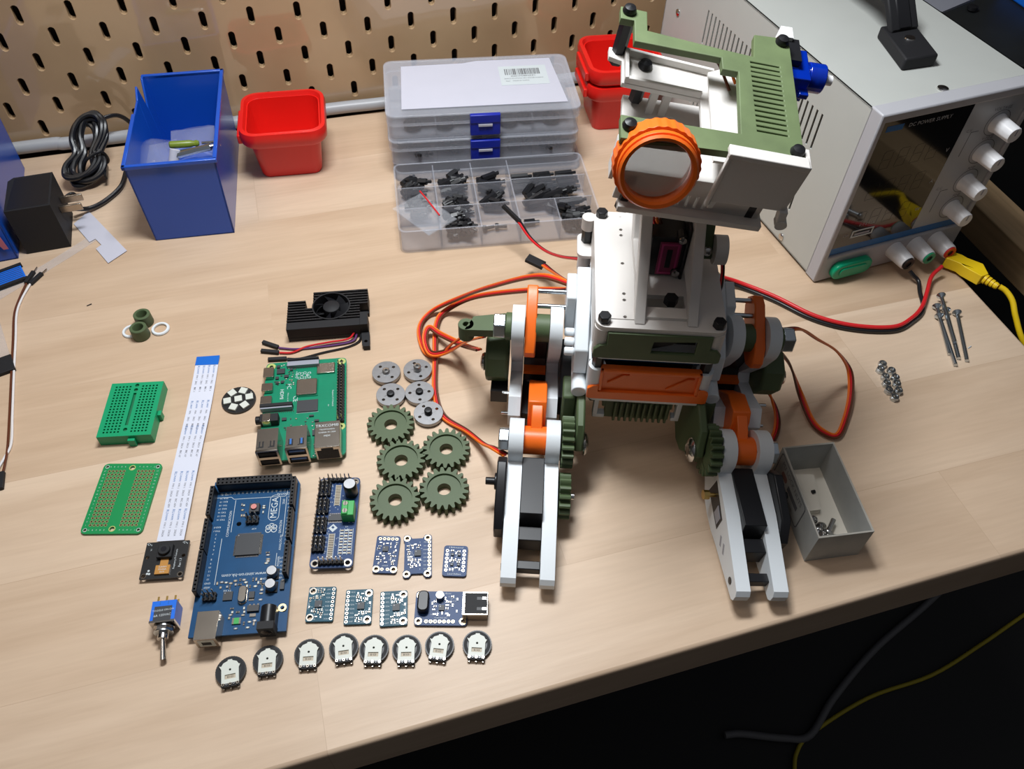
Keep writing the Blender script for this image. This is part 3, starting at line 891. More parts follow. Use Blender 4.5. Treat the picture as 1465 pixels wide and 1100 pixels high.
b.box(-16.6, -11.6, -57.3, -57.1, Z + 3.6, Z + 7.0, M_blackm); b.build('usb_socket', mega, bevel=0.5)
b = MB(); b.box(13, 22, -53.5, -49, Z, Z + 11, M_blackm); b.box(13.3, 21.7, -49, -38.5, Z, Z + 7, M_black); b.cyl((17.5, -49, Z + 5.8), (17.5, -38.5, Z + 5.8), 4.2, M_black, 18)
b.cyl((17.5, -53.6, Z + 6), (17.5, -53.4, Z + 6), 3.1, M_lens, 16); b.build('power_jack', mega, bevel=0.3)
for cy in (-16.0, -24.2):
    b = MB(); b.cbox(16.3, cy, Z, 6.6, 6.6, 1, M_blackm); b.lathe([(3.1, 1), (3.2, 2), (3.15, 5.6), (2.8, 6.0)], M_alu, c=(16.3, cy, Z), n=20)
    b.prism([(16.3 + 2.9 * math.cos(a), cy + 2.9 * math.sin(a)) for a in [0.3 + 1.0 * k / 6 for k in range(7)]], Z + 6.0, Z + 6.06, M_black)
    b.build('capacitor', mega)
b = MB(); b.prism(rrect(4.4, 10, 2.1, 5, 0.5, -28), Z, Z + 3.2, M_tin); b.prism(rrect(5.2, 10.8, 2.4, 5, 0.5, -28), Z, Z + 0.6, M_tin); b.build('crystal', mega, bevel=0.4)
chip(mega, 'interface_chip', -8, -27.8, Z, 5.2, 5.2, 0.9, '', 6)
b = MB()
b.cbox(5.4, -28.2, Z, 3.2, 4.0, 1.4, M_chip); b.cbox(5.4, -30.8, Z, 3, 1.2, 0.4, M_tin)
b.cbox(7.3, -36.6, Z, 6.6, 3.6, 1.8, M_chip); b.cbox(7.3, -40.3, Z, 3.4, 1.8, 0.6, M_tin)
for k in (-2.3, 0, 2.3): b.cbox(7.3 + k, -34.2, Z, 0.9, 1.3, 0.5, M_tin)
b.cbox(-1.2, -43.2, Z, 2.8, 3.6, 1.0, M_gterm); b.cbox(-3.1, -43.2, Z, 1.0, 3.6, 1.0, M_tin); b.cbox(0.7, -43.2, Z, 1.0, 3.6, 1.0, M_tin)
b.cbox(22.2, -23.4, Z, 2.4, 5.4, 1.5, M_chip); b.cbox(22.2, -20.2, Z, 1.6, 1, 0.5, M_tin)
b.ring(2.4, 1.2, Z, Z + 0.1, M_gold, 23.3, -36.8)
smd(b, 3, -16, 11, -23.5, -17.2, 22, Z, smin=0.9, smax=2.2)
smd(b, 4, 10.2, 14.2, -9, -0.5, 6, Z, smin=0.9, smax=2.2)
smd(b, 5, -9.5, -5, 24, 35, 5, Z, smin=0.9, smax=2.0); smd(b, 6, 4.6, 7, 24, 32, 4, Z, smin=0.8, smax=2.2, pal=(M_led,))
smd(b, 7, -6.5, 12, -48, -33, 14, Z, avoid=[(7.3, -37, 8, 9), (-1.2, -43.2, 6, 5), (0.5, -28, 5, 11)], smin=0.9, smax=2.0)
smd(b, 8, 9, 12.5, -32, -20, 5, Z, smin=0.9, smax=2.0)
b.build('surface_components', mega)
b = MB(); t = Z + 0.01
b.text('MEGA', 5.6, 12.3, 29.5, t, M_silk, PI / 2)
b.prism(rrect(6.6, 18.6, 3.2, 5, 12.3, 29.5), t, t + 0.05, M_silk, [rrect(6.0, 18.0, 2.9, 5, 12.3, 29.5)])
b.text('2560', 1.9, 17.6, 33.5, t, M_silk, PI / 2)
flower(b, 11.8, 14.8, t, 3.2, M_silk)
b.text('SINTRON', 2.1, 17.3, 15.8, t, M_silk, PI / 2)
b.text('www.sintron-hk.com', 3.0, -0.8, -14.6, t, M_silk, PI)
b.text('DIGITAL', 2.1, 16.6, 39.2, t, M_silk, PI)
b.text('COMMUNICATION', 2.1, -13.9, 20.0, t, M_silk, PI / 2)
for k, s in enumerate((22, 24, 26, 28, 30, 32, 34, 36, 38, 40, 42, 44, 46, 48, 50, 52)): b.text(str(s), 1.7, -21.2 + 2.58 * k, 41.5, t, M_silk, PI / 2)
for k, s in enumerate(('SCL 21', 'SDA 20', 'RX1 19', 'TX1 18', 'RX2 17', 'TX2 16', 'RX3 15', 'TX3 14')): b.text(s, 1.6, -19.3, 41 - 2.54 * k, t, M_silk, PI)
for k, s in enumerate(('RX0-0', 'TX0-1', '2', '3', '4', '5', '6', '7')): b.text(s, 1.6, -20.6, 18 - 2.54 * k, t, M_silk, PI)
for k, s in enumerate(('8', '9', '10', '11', '12', '13', 'GND', 'AREF')): b.text(s, 1.6, -21, -3.5 - 2.54 * k, t, M_silk, PI)
for k in range(8): b.text(str(15 - k), 1.6, 20.8, 44.5 - 2.54 * k, t, M_silk, PI)
for k in range(8): b.text(str(7 - k), 1.6, 20.8, 22 - 2.54 * k, t, M_silk, PI)
for k, s in enumerate(('VIN', 'GND', 'GND', '5V', '3V3', 'RST')): b.text(s, 1.6, 20.2, -18 + 2.54 * k, t, M_silk, PI)
b.text('ANALOG IN', 1.9, 18.3, 5, t, M_silk, PI / 2); b.text('POWER', 1.9, 18.3, -7.5, t, M_silk, PI / 2)
b.text('ICSP', 1.4, 1.5, 15.5, t, M_silk, PI); b.text('TX RX', 1.6, -9, -24.0, t, M_silk, PI)
b.text('ON', 1.6, 11, -18, t, M_silk, PI)
def ln(x0, y0, x1, y1, w=0.28):
    d = Vector((x1 - x0, y1 - y0)).normalized(); nx, ny = -d.y * w / 2, d.x * w / 2
    b.prism([(x0 + nx, y0 + ny), (x1 + nx, y1 + ny), (x1 - nx, y1 - ny), (x0 - nx, y0 - ny)], t, t + 0.05, M_silk)
ln(-24, 38.9, -15, 38.9); ln(-15, 38.9, -13.2, 37.3); ln(-13.2, 37.3, 18, 37.3); ln(18, 37.3, 19.2, 38.6); ln(19.2, 38.6, 19.2, 42)
ln(-12, 36.5, -12, 14); ln(-16.8, 10, -16.8, -20); ln(19.2, 37, 19.2, 9); ln(16.8, -2, 16.8, -12)
b.build('silkscreen', mega)

# ------------------------------------------------------------------ green single-board computer
pi = thing('single_board_computer', 'green single-board computer with silver USB and network sockets', 'circuit board', (188.05, -366.55, 0), -0.15)
Z = 4.6
phs = [(24.5, 39, 1.35), (-24.5, 39, 1.35), (24.5, -19, 1.35), (-24.5, -19, 1.35)]
board('circuit_board', pi, 56, 85, M_pcbgreen, 3, 1.6, r=3, holes=phs)
M_pad = mat('yellow_green_pad', (0.45, 0.50, 0.16), 0.4)
for x, y, r in phs: b = MB(); b.ring(3.0, 1.35, Z, Z + 0.06, M_pad, x, y); b.build('mounting_pad', pi)
male(pi, 21.9, -16.3, 2, 20, Z, 6)
b = MB(); b.cbox(1.2, 16.5, Z, 15, 15, 0.8, M_pcbgreen); b.prism(rrect(14, 14, 1.2, 3, 1.2, 16.5), Z + 0.8, Z + 2.3, M_tin); b.build('processor_lid', pi, bevel=0.7)
b = MB(); b.cbox(2.0, 0.4, Z, 14, 10, 1.0, M_chip); b.box(-5.4, 9.4, -4.95, -4.75, Z, Z + .05, M_silk); b.build('memory_chip', pi)
b = MB(); b.cbox(13.8, 33.0, Z, 12.4, 9.2, 1.5, M_tin); b.build('wireless_shield', pi, bevel=0.3)
b = MB(); b.cbox(-2, 38.4, Z, 22, 4.6, 3.0, M_greyp); b.cbox(-2, 41.0, Z, 22, 1.5, 4.6, M_blackm)
for k in range(15): b.cbox(-11 + 1.3 * k, 35.6, Z, 0.45, 1.3, 0.4, M_tin)
b.build('display_connector', pi)
b = MB(); b.cbox(-18.2, 0.6, Z, 21.5, 2.4, 5.0, M_blackm); b.cbox(-18.2, -1.2, Z, 21, 1.3, 4.0, M_greyp)
for k in range(15): b.cbox(-25.5 + 1.3 * k, -2.7, Z, 0.45, 1.3, 0.4, M_tin)
b.build('camera_connector', pi)
def port(nm, x0, x1, y0, y1, h, om, ox):
    b = MB(); b.prism(rrect(x1 - x0, y1 - y0, 0.8, 3, (x0 + x1) / 2, (y0 + y1) / 2), Z, Z + h, M_tin)
    b.box(x0 - 0.05, x0 + 0.4, y0 + 1, y1 - 1, Z + 0.7, Z + h - 0.7, om); return b.build(nm, pi, bevel=0.4)
port('usb_c_socket', -29, -21.8, 27, 35.8, 3.3, M_blackm, 0)
port('video_socket', -29.3, -21.8, 14.6, 21.4, 3.3, M_blackm, 0); port('video_socket', -29.3, -21.8, 3.2, 10, 3.3, M_blackm, 0)
b = MB(); b.box(-28, -16, -13.8, -7.4, Z, Z + 5.6, M_blackm); b.box(-26.5, -21, -14, -7.2, Z, Z + 5.9, M_tin); b.cyl((-31, -10.6, Z + 2.9), (-28, -10.6, Z + 2.9), 2.9, M_black, 16); b.build('audio_jack', pi, bevel=0.3)
def usbstack(x, inner):
    b = MB(); w = 13.2; y0, y1 = -45.5, -28; h = 16
    x0, x1 = x - w / 2, x + w / 2
    b.box(x0, x1, y0 + 0.6, y1, Z, Z + h, M_tin)
    o = rrect(w + 0.8, h, 0.6, 2, x, Z + h / 2)
    b.prism(o, y0 - 0.3, y0 + 0.8, M_tin, [[(x0 + .8, Z + 0.9), (x1 - .8, Z + 0.9), (x1 - .8, Z + 6.6), (x0 + .8, Z + 6.6)], [(x0 + .8, Z + 9), (x1 - .8, Z + 9), (x1 - .8, Z + 14.9), (x0 + .8, Z + 14.9)]], ax='y')
    u = b.build('usb_stack', pi)
    b = MB()
    for z in (Z + 3.6, Z + 11.8):
        b.box(x0 + 1.8, x1 - 1.8, y0 - 0.1, y0 + 1.2, z, z + 1.6, inner); b.box(x0 + 0.8, x1 - .8, y0 + 0.3, y0 + 0.65, z - 2.6, z + 3, M_blackm)
    b.build('contact_tongue', u)
    b = MB()
    for dx in (-3.4, 3.4):
        b.box(x + dx - 1.5, x + dx + 1.5, y0 + 2.5, y0 + 7.5, Z + h, Z + h + 0.05, M_blackm); b.box(x + dx - 0.6, x + dx + 0.6, y0 + 3.3, y0 + 7.6, Z + h + 0.02, Z + h + 0.3, inner if inner is M_usbblue else M_tin)
        b.box(x + dx - 2.5, x + dx - 1.5, y0 + 2.4, y0 + 3.0, Z + h, Z + h + 0.06, M_blackm)
    b.build('spring_tabs', u)
usbstack(-19.2, M_blackm); usbstack(-1, M_usbblue)
b = MB(); b.box(9.8, 25.8, -44.8, -24, Z, Z + 13.2, M_tin); o = b.build('network_socket', pi, bevel=0.3)
b = MB(); b.prism([(11, Z + 1), (24.6, Z + 1), (24.6, Z + 9.5), (21.5, Z + 9.5), (21.5, Z + 11.8), (14, Z + 11.8), (14, Z + 9.5), (11, Z + 9.5)], -45.1, -44.8, M_blackm, ax='y'); b.build('socket_opening', o)
b = MB(); b.text('TRXCOM®', 3.0, 17.8, -27.6, Z + 13.25, M_silk, 0); b.text('TRJG0926HENL', 1.5, 17.8, -30.6, Z + 13.25, M_silk); b.text('CHINA M 1909', 1.7, 17.8, -33.0, Z + 13.25, M_silk); b.text('MEM', 2.0, 17.8, -35.8, Z + 13.25, M_silk)
b.build('socket_lettering', o)
b = MB()
for x, y, w, h in ((-17.5, 33.5, 5.5, 4.5), (-19.5, 38, 2.2, 2.2), (-12.5, 38.5, 2.5, 2.2), (-19.8, 27.5, 2.2, 2.2), (-13.5, 28.5, 3, 2.2), (-16, 23.5, 2, 2), (-19.4, 23.2, 1.8, 2), (-10.2, 34.5, 2, 2.2), (5, -8.5, 3, 1.2), (7.4, -23, 2.6, 4.5), (-3, -24.6, 8, 2.6), (-13, -9.5, 3, 2.2), (8.6, -13, 3, 1.5), (-6, -29, 0.5, 0.5)):
    b.cbox(x, y, Z, w, h, 1.1, M_chip)
smd(b, 21, -22, -7, 20, 40, 26, Z, avoid=[(-17.5, 33.5, 6, 5), (-13.5, 28.5, 3.4, 2.6), (-19.5, 38, 2.4, 2.4), (-12.5, 38.5, 2.6, 2.4), (-19.8, 27.5, 2.4, 2.4)], smin=0.6, smax=1.3)
smd(b, 22, -14, 8, -26, -8, 16, Z, avoid=[(-3, -24.6, 8, 3)], smin=0.6, smax=1.3); smd(b, 23, 6.3, 9, -42, -24, 6, Z, smin=0.6, smax=1.3); smd(b, 24, -12, -8.2, -42, -26, 7, Z, smin=0.6, smax=1.3)
b.build('surface_components', pi)
b = MB(); t = Z + 0.01
b.text('HDMI', 3.6, -16, 13, t, M_silk, -PI / 2); b.text('FC', 4.2, -11.3, 19.6, t, M_silk, -PI / 2); b.text('CE', 4.4, -6.6, 8, t, M_silk, -PI / 2)
b.text('© Raspberry Pi 2018', 1.3, -5.6, 18, t, M_silk, -PI / 2); b.text('Made in the UK', 1.2, -3.6 - 8, 10, t, M_silk, -PI / 2)
b.text('Raspberry Pi 4 Model B', 1.5, 18.9, 6, t, M_silk, -PI / 2); b.text('DISPLAY', 1.1, -6.6, 31, t, M_silk, -PI / 2)
b.text('ON', 1.1, 16, 0, t, M_silk, -PI / 2)
# raspberry emblem, lying on its side: drupelets and two leaves
for x, y, r in ((-4.9, 28.6, 1.5), (-2.9, 27.1, 1.35), (-2.9, 30.1, 1.35), (-1.0, 28.6, 1.6), (-4.6, 26.4, 1.1), (-4.6, 30.8, 1.1), (-6.4, 27.4, 0.9), (-6.4, 29.8, 0.9), (-0.9, 26.2, 1.1), (-0.9, 31.0, 1.1)):
    b.prism(circ(r, 12, x, y), t, t + 0.05, M_silk, [circ(r - 0.28, 12, x, y)])
for sy in (-1, 1):
    l = [(0.6, 28.6), (2.0, 28.6 + sy * 0.4), (3.4, 28.6 + sy * 1.6), (3.0, 28.6 + sy * 3.0), (1.2, 28.6 + sy * 2.6)]
    cx_ = sum(p[0] for p in l) / 5; cy_ = sum(p[1] for p in l) / 5
    b.prism(l, t, t + 0.05, M_silk, [[(cx_ + (p[0] - cx_) * 0.7, cy_ + (p[1] - cy_) * 0.7) for p in l]])
b.build('silkscreen', pi)

# ------------------------------------------------------------------ servo driver board
pca = thing('servo_driver_board', 'long blue servo driver board with rows of pins and a tall black capacitor', 'circuit board', (196.3, -460.3, 0), -0.23)
Z = 4.6
ph = [(-9.6, 28.2, 1.5), (9.6, 28.2, 1.5), (-9.6, -28.2, 1.5), (9.6, -28.2, 1.5)]
board('circuit_board', pca, 25.4, 62.5, M_pcbnavy, 3, 1.6, r=2.5, holes=ph)
for x, y, r in ph: b = MB(); b.ring(2.5, 1.5, Z, Z + 0.06, M_tin, x, y); b.build('mounting_pad', pca)
for y in (17.2, 4.6, -8.6, -21.4): male(pca, -12.4, y, 3, 4, Z, 6.5, m=M_tin)
male(pca, -7.6, -29.8, 6, 1, Z, 6)
male(pca, -7.6, 27.6, 6, 1, Z, 6)
b = MB(); b.lathe([(4.0, 0), (4.1, 0.6), (3.8, 1.0), (4.1, 1.5), (4.1, 10.5), (3.7, 11.4)], M_black, c=(8.2, 19.5, Z), n=24); o = b.build('capacitor', pca)
b = MB(); b.cyl((8.2, 19.5, Z + 11.4), (8.2, 19.5, Z + 11.5), 3.5, M_alu, 20); b.build('capacitor_top', o)
b = MB(); b.box(4.2, 11.8, -1, 9.2, Z, Z + 8.6, M_gterm); b.box(4.6, 8.2, -0.6, 8.8, Z + 8.6, Z + 9.6, M_gterm); o = b.build('screw_terminal', pca, bevel=0.4)
b = MB()
for y in (1.6, 6.6): b.cyl((6.6, y, Z + 9.6), (6.6, y, Z + 9.75), 1.5, M_tin, 14); b.box(6.4, 6.8, y - 1.4, y + 1.4, Z + 9.75, Z + 9.8, M_black)
b.build('terminal_screw', o)
chip(pca, 'driver_chip', -0.2, 2.0, Z, 8.6, 4.4, 1.1, 'y', 12)
b = MB()
for k in range(13): b.cbox(-0.4, 11.4 + 1.15 * k, Z, 3.2, 0.7, 0.5, M_ceram)
b.box(-2.2, -1.8, 10.6, 26, Z, Z + .06, M_silk); b.box(1.0, 1.4, 10.6, 26, Z, Z + .06, M_silk)
for k in range(14): b.cbox(-1.4, -25 + 1.2 * k, Z, 3.0, 0.7, 0.5, M_ceram)
b.box(-3.2, -2.9, -26, -8.5, Z, Z + .06, M_silk); b.box(0.2, 0.5, -26, -8.5, Z, Z + .06, M_silk)
for r in range(9):
    for c in range(3):
        b.cbox(4.6 + 2.6 * c, -22 + 1.9 * r, Z, 1.9, 0.9, 0.4, M_led if (c + r) % 2 else M_ceram)
for c in range(4): b.box(3.2 + 2.6 * c, 3.45 + 2.6 * c, -23, -5.5, Z, Z + .06, M_silk)
smd(b, 31, 2, 11, 10, 15, 6, Z, smin=0.8, smax=1.6)
b.build('surface_components', pca)
b = MB(); t = Z + 0.01
b.prism([(-1.2, -7.6), (1.6, -4.8), (-1.2, -2.0), (-4.0, -4.8)], t, t + 0.05, M_silk, [[(-2.3, -4.3), (-1.3, -3.3), (-0.2, -4.4), (-1.2, -5.4)]])
b.text('PWM', 1.5, 4.2, 13.5, t, M_silk, PI / 2); b.text('V+', 1.6, 7, -4.2, t, M_silk)
for k in range(16): b.text(str(k), 1.3, -4.3, 26 - 3.1 * k, t, M_silk, PI)
b.text('GND OE SCL SDA VCC V+', 1.2, -0.5, -25.8 + 0.6, t, M_silk)
ticks(b, 5, -5, 11, -24, 26, 60, t)
b.build('silkscreen', pca)

# ------------------------------------------------------------------ small sensor boards
def small(name, label, loc, rz, W, H, m, holes, padpts, z=0.3, r=1.0, seed=1, chips=(), n=18, texts=(), group=None, outline=None, padm=None, area=None):
    t = thing(name, label, 'circuit board', loc, rz, group)
    Zt = z + 1.5
    board('circuit_board', t, W, H, m, z, 1.5, r=r, holes=list(holes) + drill(padpts), outline=outline)
    b = MB(); pads(b, padpts, Zt, m=padm)
    for x, y, rr in holes: b.ring(rr + 0.75, rr, Zt, Zt + 0.08, padm or M_gold, x, y, 16)
    b.build('solder_pads', t)
    for cx, cy, w, h in chips: chip(t, 'sensor_chip', cx, cy, Zt, w, h, 0.8, '', 4)
    b = MB()
    av = [(c[0], c[1], c[2] + 0.6, c[3] + 0.6) for c in chips] + [(x, y, 2 * rr + 2, 2 * rr + 2) for x, y, rr in holes] + [(x, y, 2.2, 2.2) for x, y in padpts]
    A = area or (-W / 2 + 0.8, W / 2 - 0.8, -H / 2 + 0.8, H / 2 - 0.8)
    smd(b, seed, A[0], A[1], A[2], A[3], n, Zt, avoid=av, smin=0.7, smax=1.5)
    b.build('surface_components', t)
    b = MB()
    for s, sz, x, y, ro in texts: b.text(s, sz, x, y, Zt + 0.02, M_silk, ro)
    ticks(b, seed + 50, A[0], A[1], A[2], A[3], 26, Zt + 0.01)
    b.build('silkscreen', t)
    return t
# three gyro boards
def gyro(label, loc, rz):
    hp = [(5.4, 8.0, 1.4), (5.4, -8.0, 1.4)]
    pp = [(-6.4, 8.9 - 2.54 * k) for k in range(8)]
    tx = [(s, 1.25, -3.6, 8.9 - 2.54 * k, 0) for k, s in enumerate(('VCC', 'GND', 'SCL', 'SDA', 'XDA', 'XCL', 'AD0', 'INT'))] + [('ITG/MPU', 1.2, 6.9, 0, PI / 2), ('GY-521', 1.3, 1.5, -9.4, PI)]
    return small('gyro_sensor_board', label, loc, rz, 15.6, 21, M_pcbteal, hp, pp, seed=7, chips=[(1.4, 0.2, 4, 4)], n=24, texts=tx, area=(-1.8, 7.2, -9.6, 9.6), padm=M_tin, group='gyro sensor boards')
g0 = gyro('teal gyro sensor board with its pad row on the left, middle of the three', (201.0, -517.6, 0), -0.225)
dup(g0, (220.2, -523.8, 0), -0.20, 'teal gyro sensor board with its pad row on the left, nearest the USB converter board')
dup(g0, (180.6, -510.4, 0), -0.24 + PI, 'teal gyro sensor board with its pad row on the right, nearest the big blue board')
small('light_sensor_board', 'small blue sensor board with five gold pads on top, beside the eared board', (222.3, -489.0, 0), -0.30, 14.3, 24.5, M_pcbnavy,
      [(-5.0, -9.9, 1.3), (5.3, -9.9, 1.3)], [(-5.0 + 2.5 * k, 10.2) for k in range(5)] + [(-1.6, -9.9), (1.7, -9.9)], r=1.5, seed=12, chips=[(-1, 3.2, 3.4, 3.2)], n=26,
      texts=[('VIN GND SCL SDA', 1.1, 0, 11.6, 0), ('SHUNT', 1.1, 0, -7.6, 0)], area=(-6, 6, -7, 8))
# eared board
ol = [(-7.6, -11.5), (7.6, -11.5), (7.6, 11.5), (-7.6, 11.5)]
def eared():
    pts = []
    for sx, sy, a0 in ((1, 1, -90), (-1, 1, 0), (-1, -1, 90), (1, -1, 180)):
        cx, cy = sx * 6.2, sy * 11.8
        for k in range(9):
            a = math.radians(a0 + (270 if True else 0) * k / 8 - 0)
            pts.append((cx + 2.5 * math.cos(a), cy + 2.5 * math.sin(a)))
    return pts
small('motion_sensor_board', 'blue sensor board with round ears at its four corners and a row of solder pads', (239.8, -494.8, 0), -0.215, 15, 23, M_pcbnavy,
      [(6.2, 11.8, 1.25), (-6.2, 11.8, 1.25), (-6.2, -11.8, 1.25), (6.2, -11.8, 1.25)], [(7.2, 8.9 - 2.54 * k) for k in range(8)], seed=15,
      chips=[(0.3, 1.5, 3.8, 3.8)], n=24, texts=[(s, 1.1, 4.6, 8.9 - 2.54 * k, 0) for k, s in enumerate(('VIN', '3Vo', 'GND', 'SCL', 'SDA', 'RST', 'PS0', 'PS1'))],
      outline=[(-8.4, -13.0), (-7.4, -14.1), (-5.0, -14.1), (-3.8, -12.6), (-3.2, -11.6), (3.2, -11.6), (3.8, -12.6), (5.0, -14.1), (7.4, -14.1), (8.6, -13.0), (8.6, 13.0), (7.4, 14.1), (5.0, 14.1), (3.8, 12.6), (3.2, 11.6), (-3.2, 11.6), (-3.8, 12.6), (-5.0, 14.1), (-7.4, 14.1), (-8.4, 13.0), (-8.4, 10.4), (-7.7, 9.2), (-7.7, -9.2), (-8.4, -10.4)], area=(-6.4, 2.8, -9, 9))
small('level_shifter_board', 'small rounded navy board with two columns of six pads', (260.9, -503.9, 0), -0.30, 14.4, 20.0, M_pcbnavy, [],
      [(-5.1, 6.5 - 2.54 * k) for k in range(6)] + [(5.1, 6.5 - 2.54 * k) for k in range(6)], r=1.8, seed=17, chips=[(-1.8, 3.8, 1.8, 1.6), (2.2, 3.8, 1.8, 1.6), (-1.8, -2.8, 1.8, 1.6), (2.2, -2.8, 1.8, 1.6)], n=14,
      texts=[('4 Bidirectional', 1.5, 0, 8.7, 0), ('Level Shifters', 1.5, 0, -8.7, 0)], padm=M_tin, area=(-3.9, 3.9, -7, 7))
# boost converter board with USB socket
bc = small('power_converter_board', 'blue converter board with a black coil and a silver USB socket on its right end', (246.4, -531.0, 0), -0.275, 30, 20.5, M_pcbnavy,
      [(-12.6, -7.8, 1.25), (12.6, -7.8, 1.25), (-12.6, 7.8, 1.25)], [(-8.2 + 2.54 * k, -7.9) for k in range(7)], z=0.3, r=1.8, seed=19, chips=[(0.2, 0, 3.2, 3.2)], n=22,
      texts=[('PowerBoost', 1.3, 2, 9, 0), ('VS EN GND LBO', 1.0, 0, -5.8, 0)], area=(-6, 10, -5, 8))
b = MB(); b.prism(rrect(6.6, 12.6, 2.8, 5, -10.3, 2.6), 1.8, 6.6, M_black); o = b.build('inductor', bc, bevel=0.8)
b = MB(); b.cyl((-1, 6.4, 1.8), (-1, 6.4, 5.8), 2.3, M_alu, 18); b.build('capacitor', bc)
b = MB(); b.box(12.4, 26.5, -6.6, 6.8, 1.8, 8.6, M_tin)
b.box(26.4, 26.8, -5.8, 6.0, 2.6, 7.8, M_blackm); b.box(13.6, 26.4, -6.2, 6.4, 8.6, 8.66, M_blackm)
for y in (-3.2, 3.0): b.box(20.5, 26.0, y - 0.9, y + 0.9, 8.7, 8.78, M_chip); b.box(23.6, 25.8, y - 0.7, y + 0.7, 8.78, 8.95, M_tin)
b.build('usb_socket', bc)

# ------------------------------------------------------------------ camera module with its ribbon
cm = thing('camera_module', 'small black camera board attached to the long white ribbon', 'camera', (95.7, -459.2, 0), -0.19)
Z = 3.2
board('circuit_board', cm, 25, 24, M_pcbblack, 2.2, 1.0, r=0.4, holes=[(-10.4, 2.0, 1.1), (10.4, 2.0, 1.1), (-10.4, -10, 1.1), (10.4, -10, 1.1)])
b = MB()
for x, y in ((-10.4, 2.0), (10.4, 2.0), (-10.4, -10), (10.4, -10)): b.ring(1.7, 1.1, Z, Z + 0.05, M_pcbblack if y > 0 else M_tin, x, y)
for x, y in ((-10.4, 10.3), (10.4, 10.3)): ticks(b, 3, x - 1.5, x + 1.5, y - 1.5, y + 1, 7, Z + 0.01)
b.build('mounting_pads', cm)
b = MB(); b.cbox(0, 4.4, Z, 8.6, 8.6, 3.0, M_blackm); b.cyl((0, 4.4, Z + 3), (0, 4.4, Z + 5.0), 3.4, M_blackm, 20); b.build('lens_housing', cm, bevel=0.3)
b = MB(); b.cyl((0, 4.4, Z + 5.0), (0, 4.4, Z + 5.1), 1.7, M_lens, 16); b.build('lens', cm)
b = MB(); b.cbox(0.2, -2.4, Z, 4.6, 5.2, 0.5, M_kapton); b.cbox(0.2, -7, Z, 8.2, 5.6, 1.4, M_kapton)
for k, s in enumerate(('SUNNY', 'P5V04A', '2019')): b.text(s, 1.4, 0.2, -5.4 - 1.6 * k, Z + 1.42, M_silk)
b.build('flex_tail', cm)
b = MB(); b.text('Raspberry Pi Camera', 1.5, 6.0, 0, Z + 0.02, M_silk, PI / 2); b.text('Rev 1.3', 1.9, 9.2, -2.5, Z + 0.02, M_silk, PI / 2)
b.text('V1', 1.3, -9, 7, Z + 0.02, M_silk, PI / 2)
for x, y in ((-8, -6.8), (-8.5, -8.6), (-7.3, -8.8)): b.prism(circ(0.7, 8, x, y), Z + .01, Z + .06, M_silk)
b.build('silkscreen', cm)
# ribbon: a strip along a centre line
def strip(b, pts, w, th, m, sub=6):
    P = smooth_path(pts, sub); vs = []; N = len(P)
    for i, p in enumerate(P):
        t = (P[min(i + 1, N - 1)] - P[max(i - 1, 0)]).normalized()
        a = Vector((t.y, -t.x, 0)).normalized() * (w / 2)
        vs += [p - a, p + a, p + a + Vector((0, 0, th)), p - a + Vector((0, 0, th))]
    fs = []
    for i in range(N - 1):
        for k in range(4): fs.append((i * 4 + k, i * 4 + (k + 1) % 4, (i + 1) * 4 + (k + 1) % 4, (i + 1) * 4 + k))
    fs += [(0, 1, 2, 3), tuple(N * 4 - 4 + k for k in range(4))]
    b.add(vs, fs, m); return P
fp = [(126.0, -301.5, 0.8), (122.4, -324, 1.2), (118.2, -349, 2.2), (112.5, -378, 3.0), (108.2, -400, 3.4), (103.6, -424, 3.4), (99.0, -447.3, 3.2)]
b = MB(); P = strip(b, fp, 16, 0.25, M_ffc); rb = b.build('ribbon', cm)
bpy.context.view_layer.update(); rb.matrix_parent_inverse = cm.matrix_world.inverted()
b = MB(); strip(b, [(126.4, -299.2, 1.1), (125.7, -303.5, 1.15), (124.9, -307.5, 1.2)], 16.2, 0.2, M_ffcblue); o = b.build('ribbon_stiffener', cm); o.matrix_parent_inverse = cm.matrix_world.inverted()
b = MB(); N = len(P); L = 0
cum = [0]
for i in range(1, N): cum.append(cum[-1] + (P[i] - P[i - 1]).length)
def on_ribbon(s, off):
    for i in range(1, N):
        if cum[i] >= s:
            f = (s - cum[i - 1]) / (cum[i] - cum[i - 1]); p = P[i - 1].lerp(P[i], f); t = (P[i] - P[i - 1]).normalized()
            a = Vector((t.y, -t.x, 0)).normalized(); return p + a * off, math.atan2(t.y, t.x)
    return P[-1], -PI / 2
for rep in ((11, 1), (44, 0), (66, 1), (103, 0), (131, 0)):
    s0 = rep[0]
    for c in range(4):
        off = -5.4 + 3.6 * c
        for txt, ds in (('AWM', 0), ('VW-1', 5.5), ('20624', 11), ('80C 60V', 18)):
            if s0 + ds > 143: continue
            p, a = on_ribbon(s0 + ds + 1, off); b.text(txt, 1.8, p.x, p.y, p.z + 0.3, M_greyink if txt != 'AWM' else M_strip, a)
        if s0 < 140:
            p, a = on_ribbon(s0 - 3, off); b.text('RU', 2.3, p.x, p.y, p.z + 0.3, M_strip, a)
o = b.build('ribbon_print', cm); o.matrix_parent_inverse = cm.matrix_world.inverted()

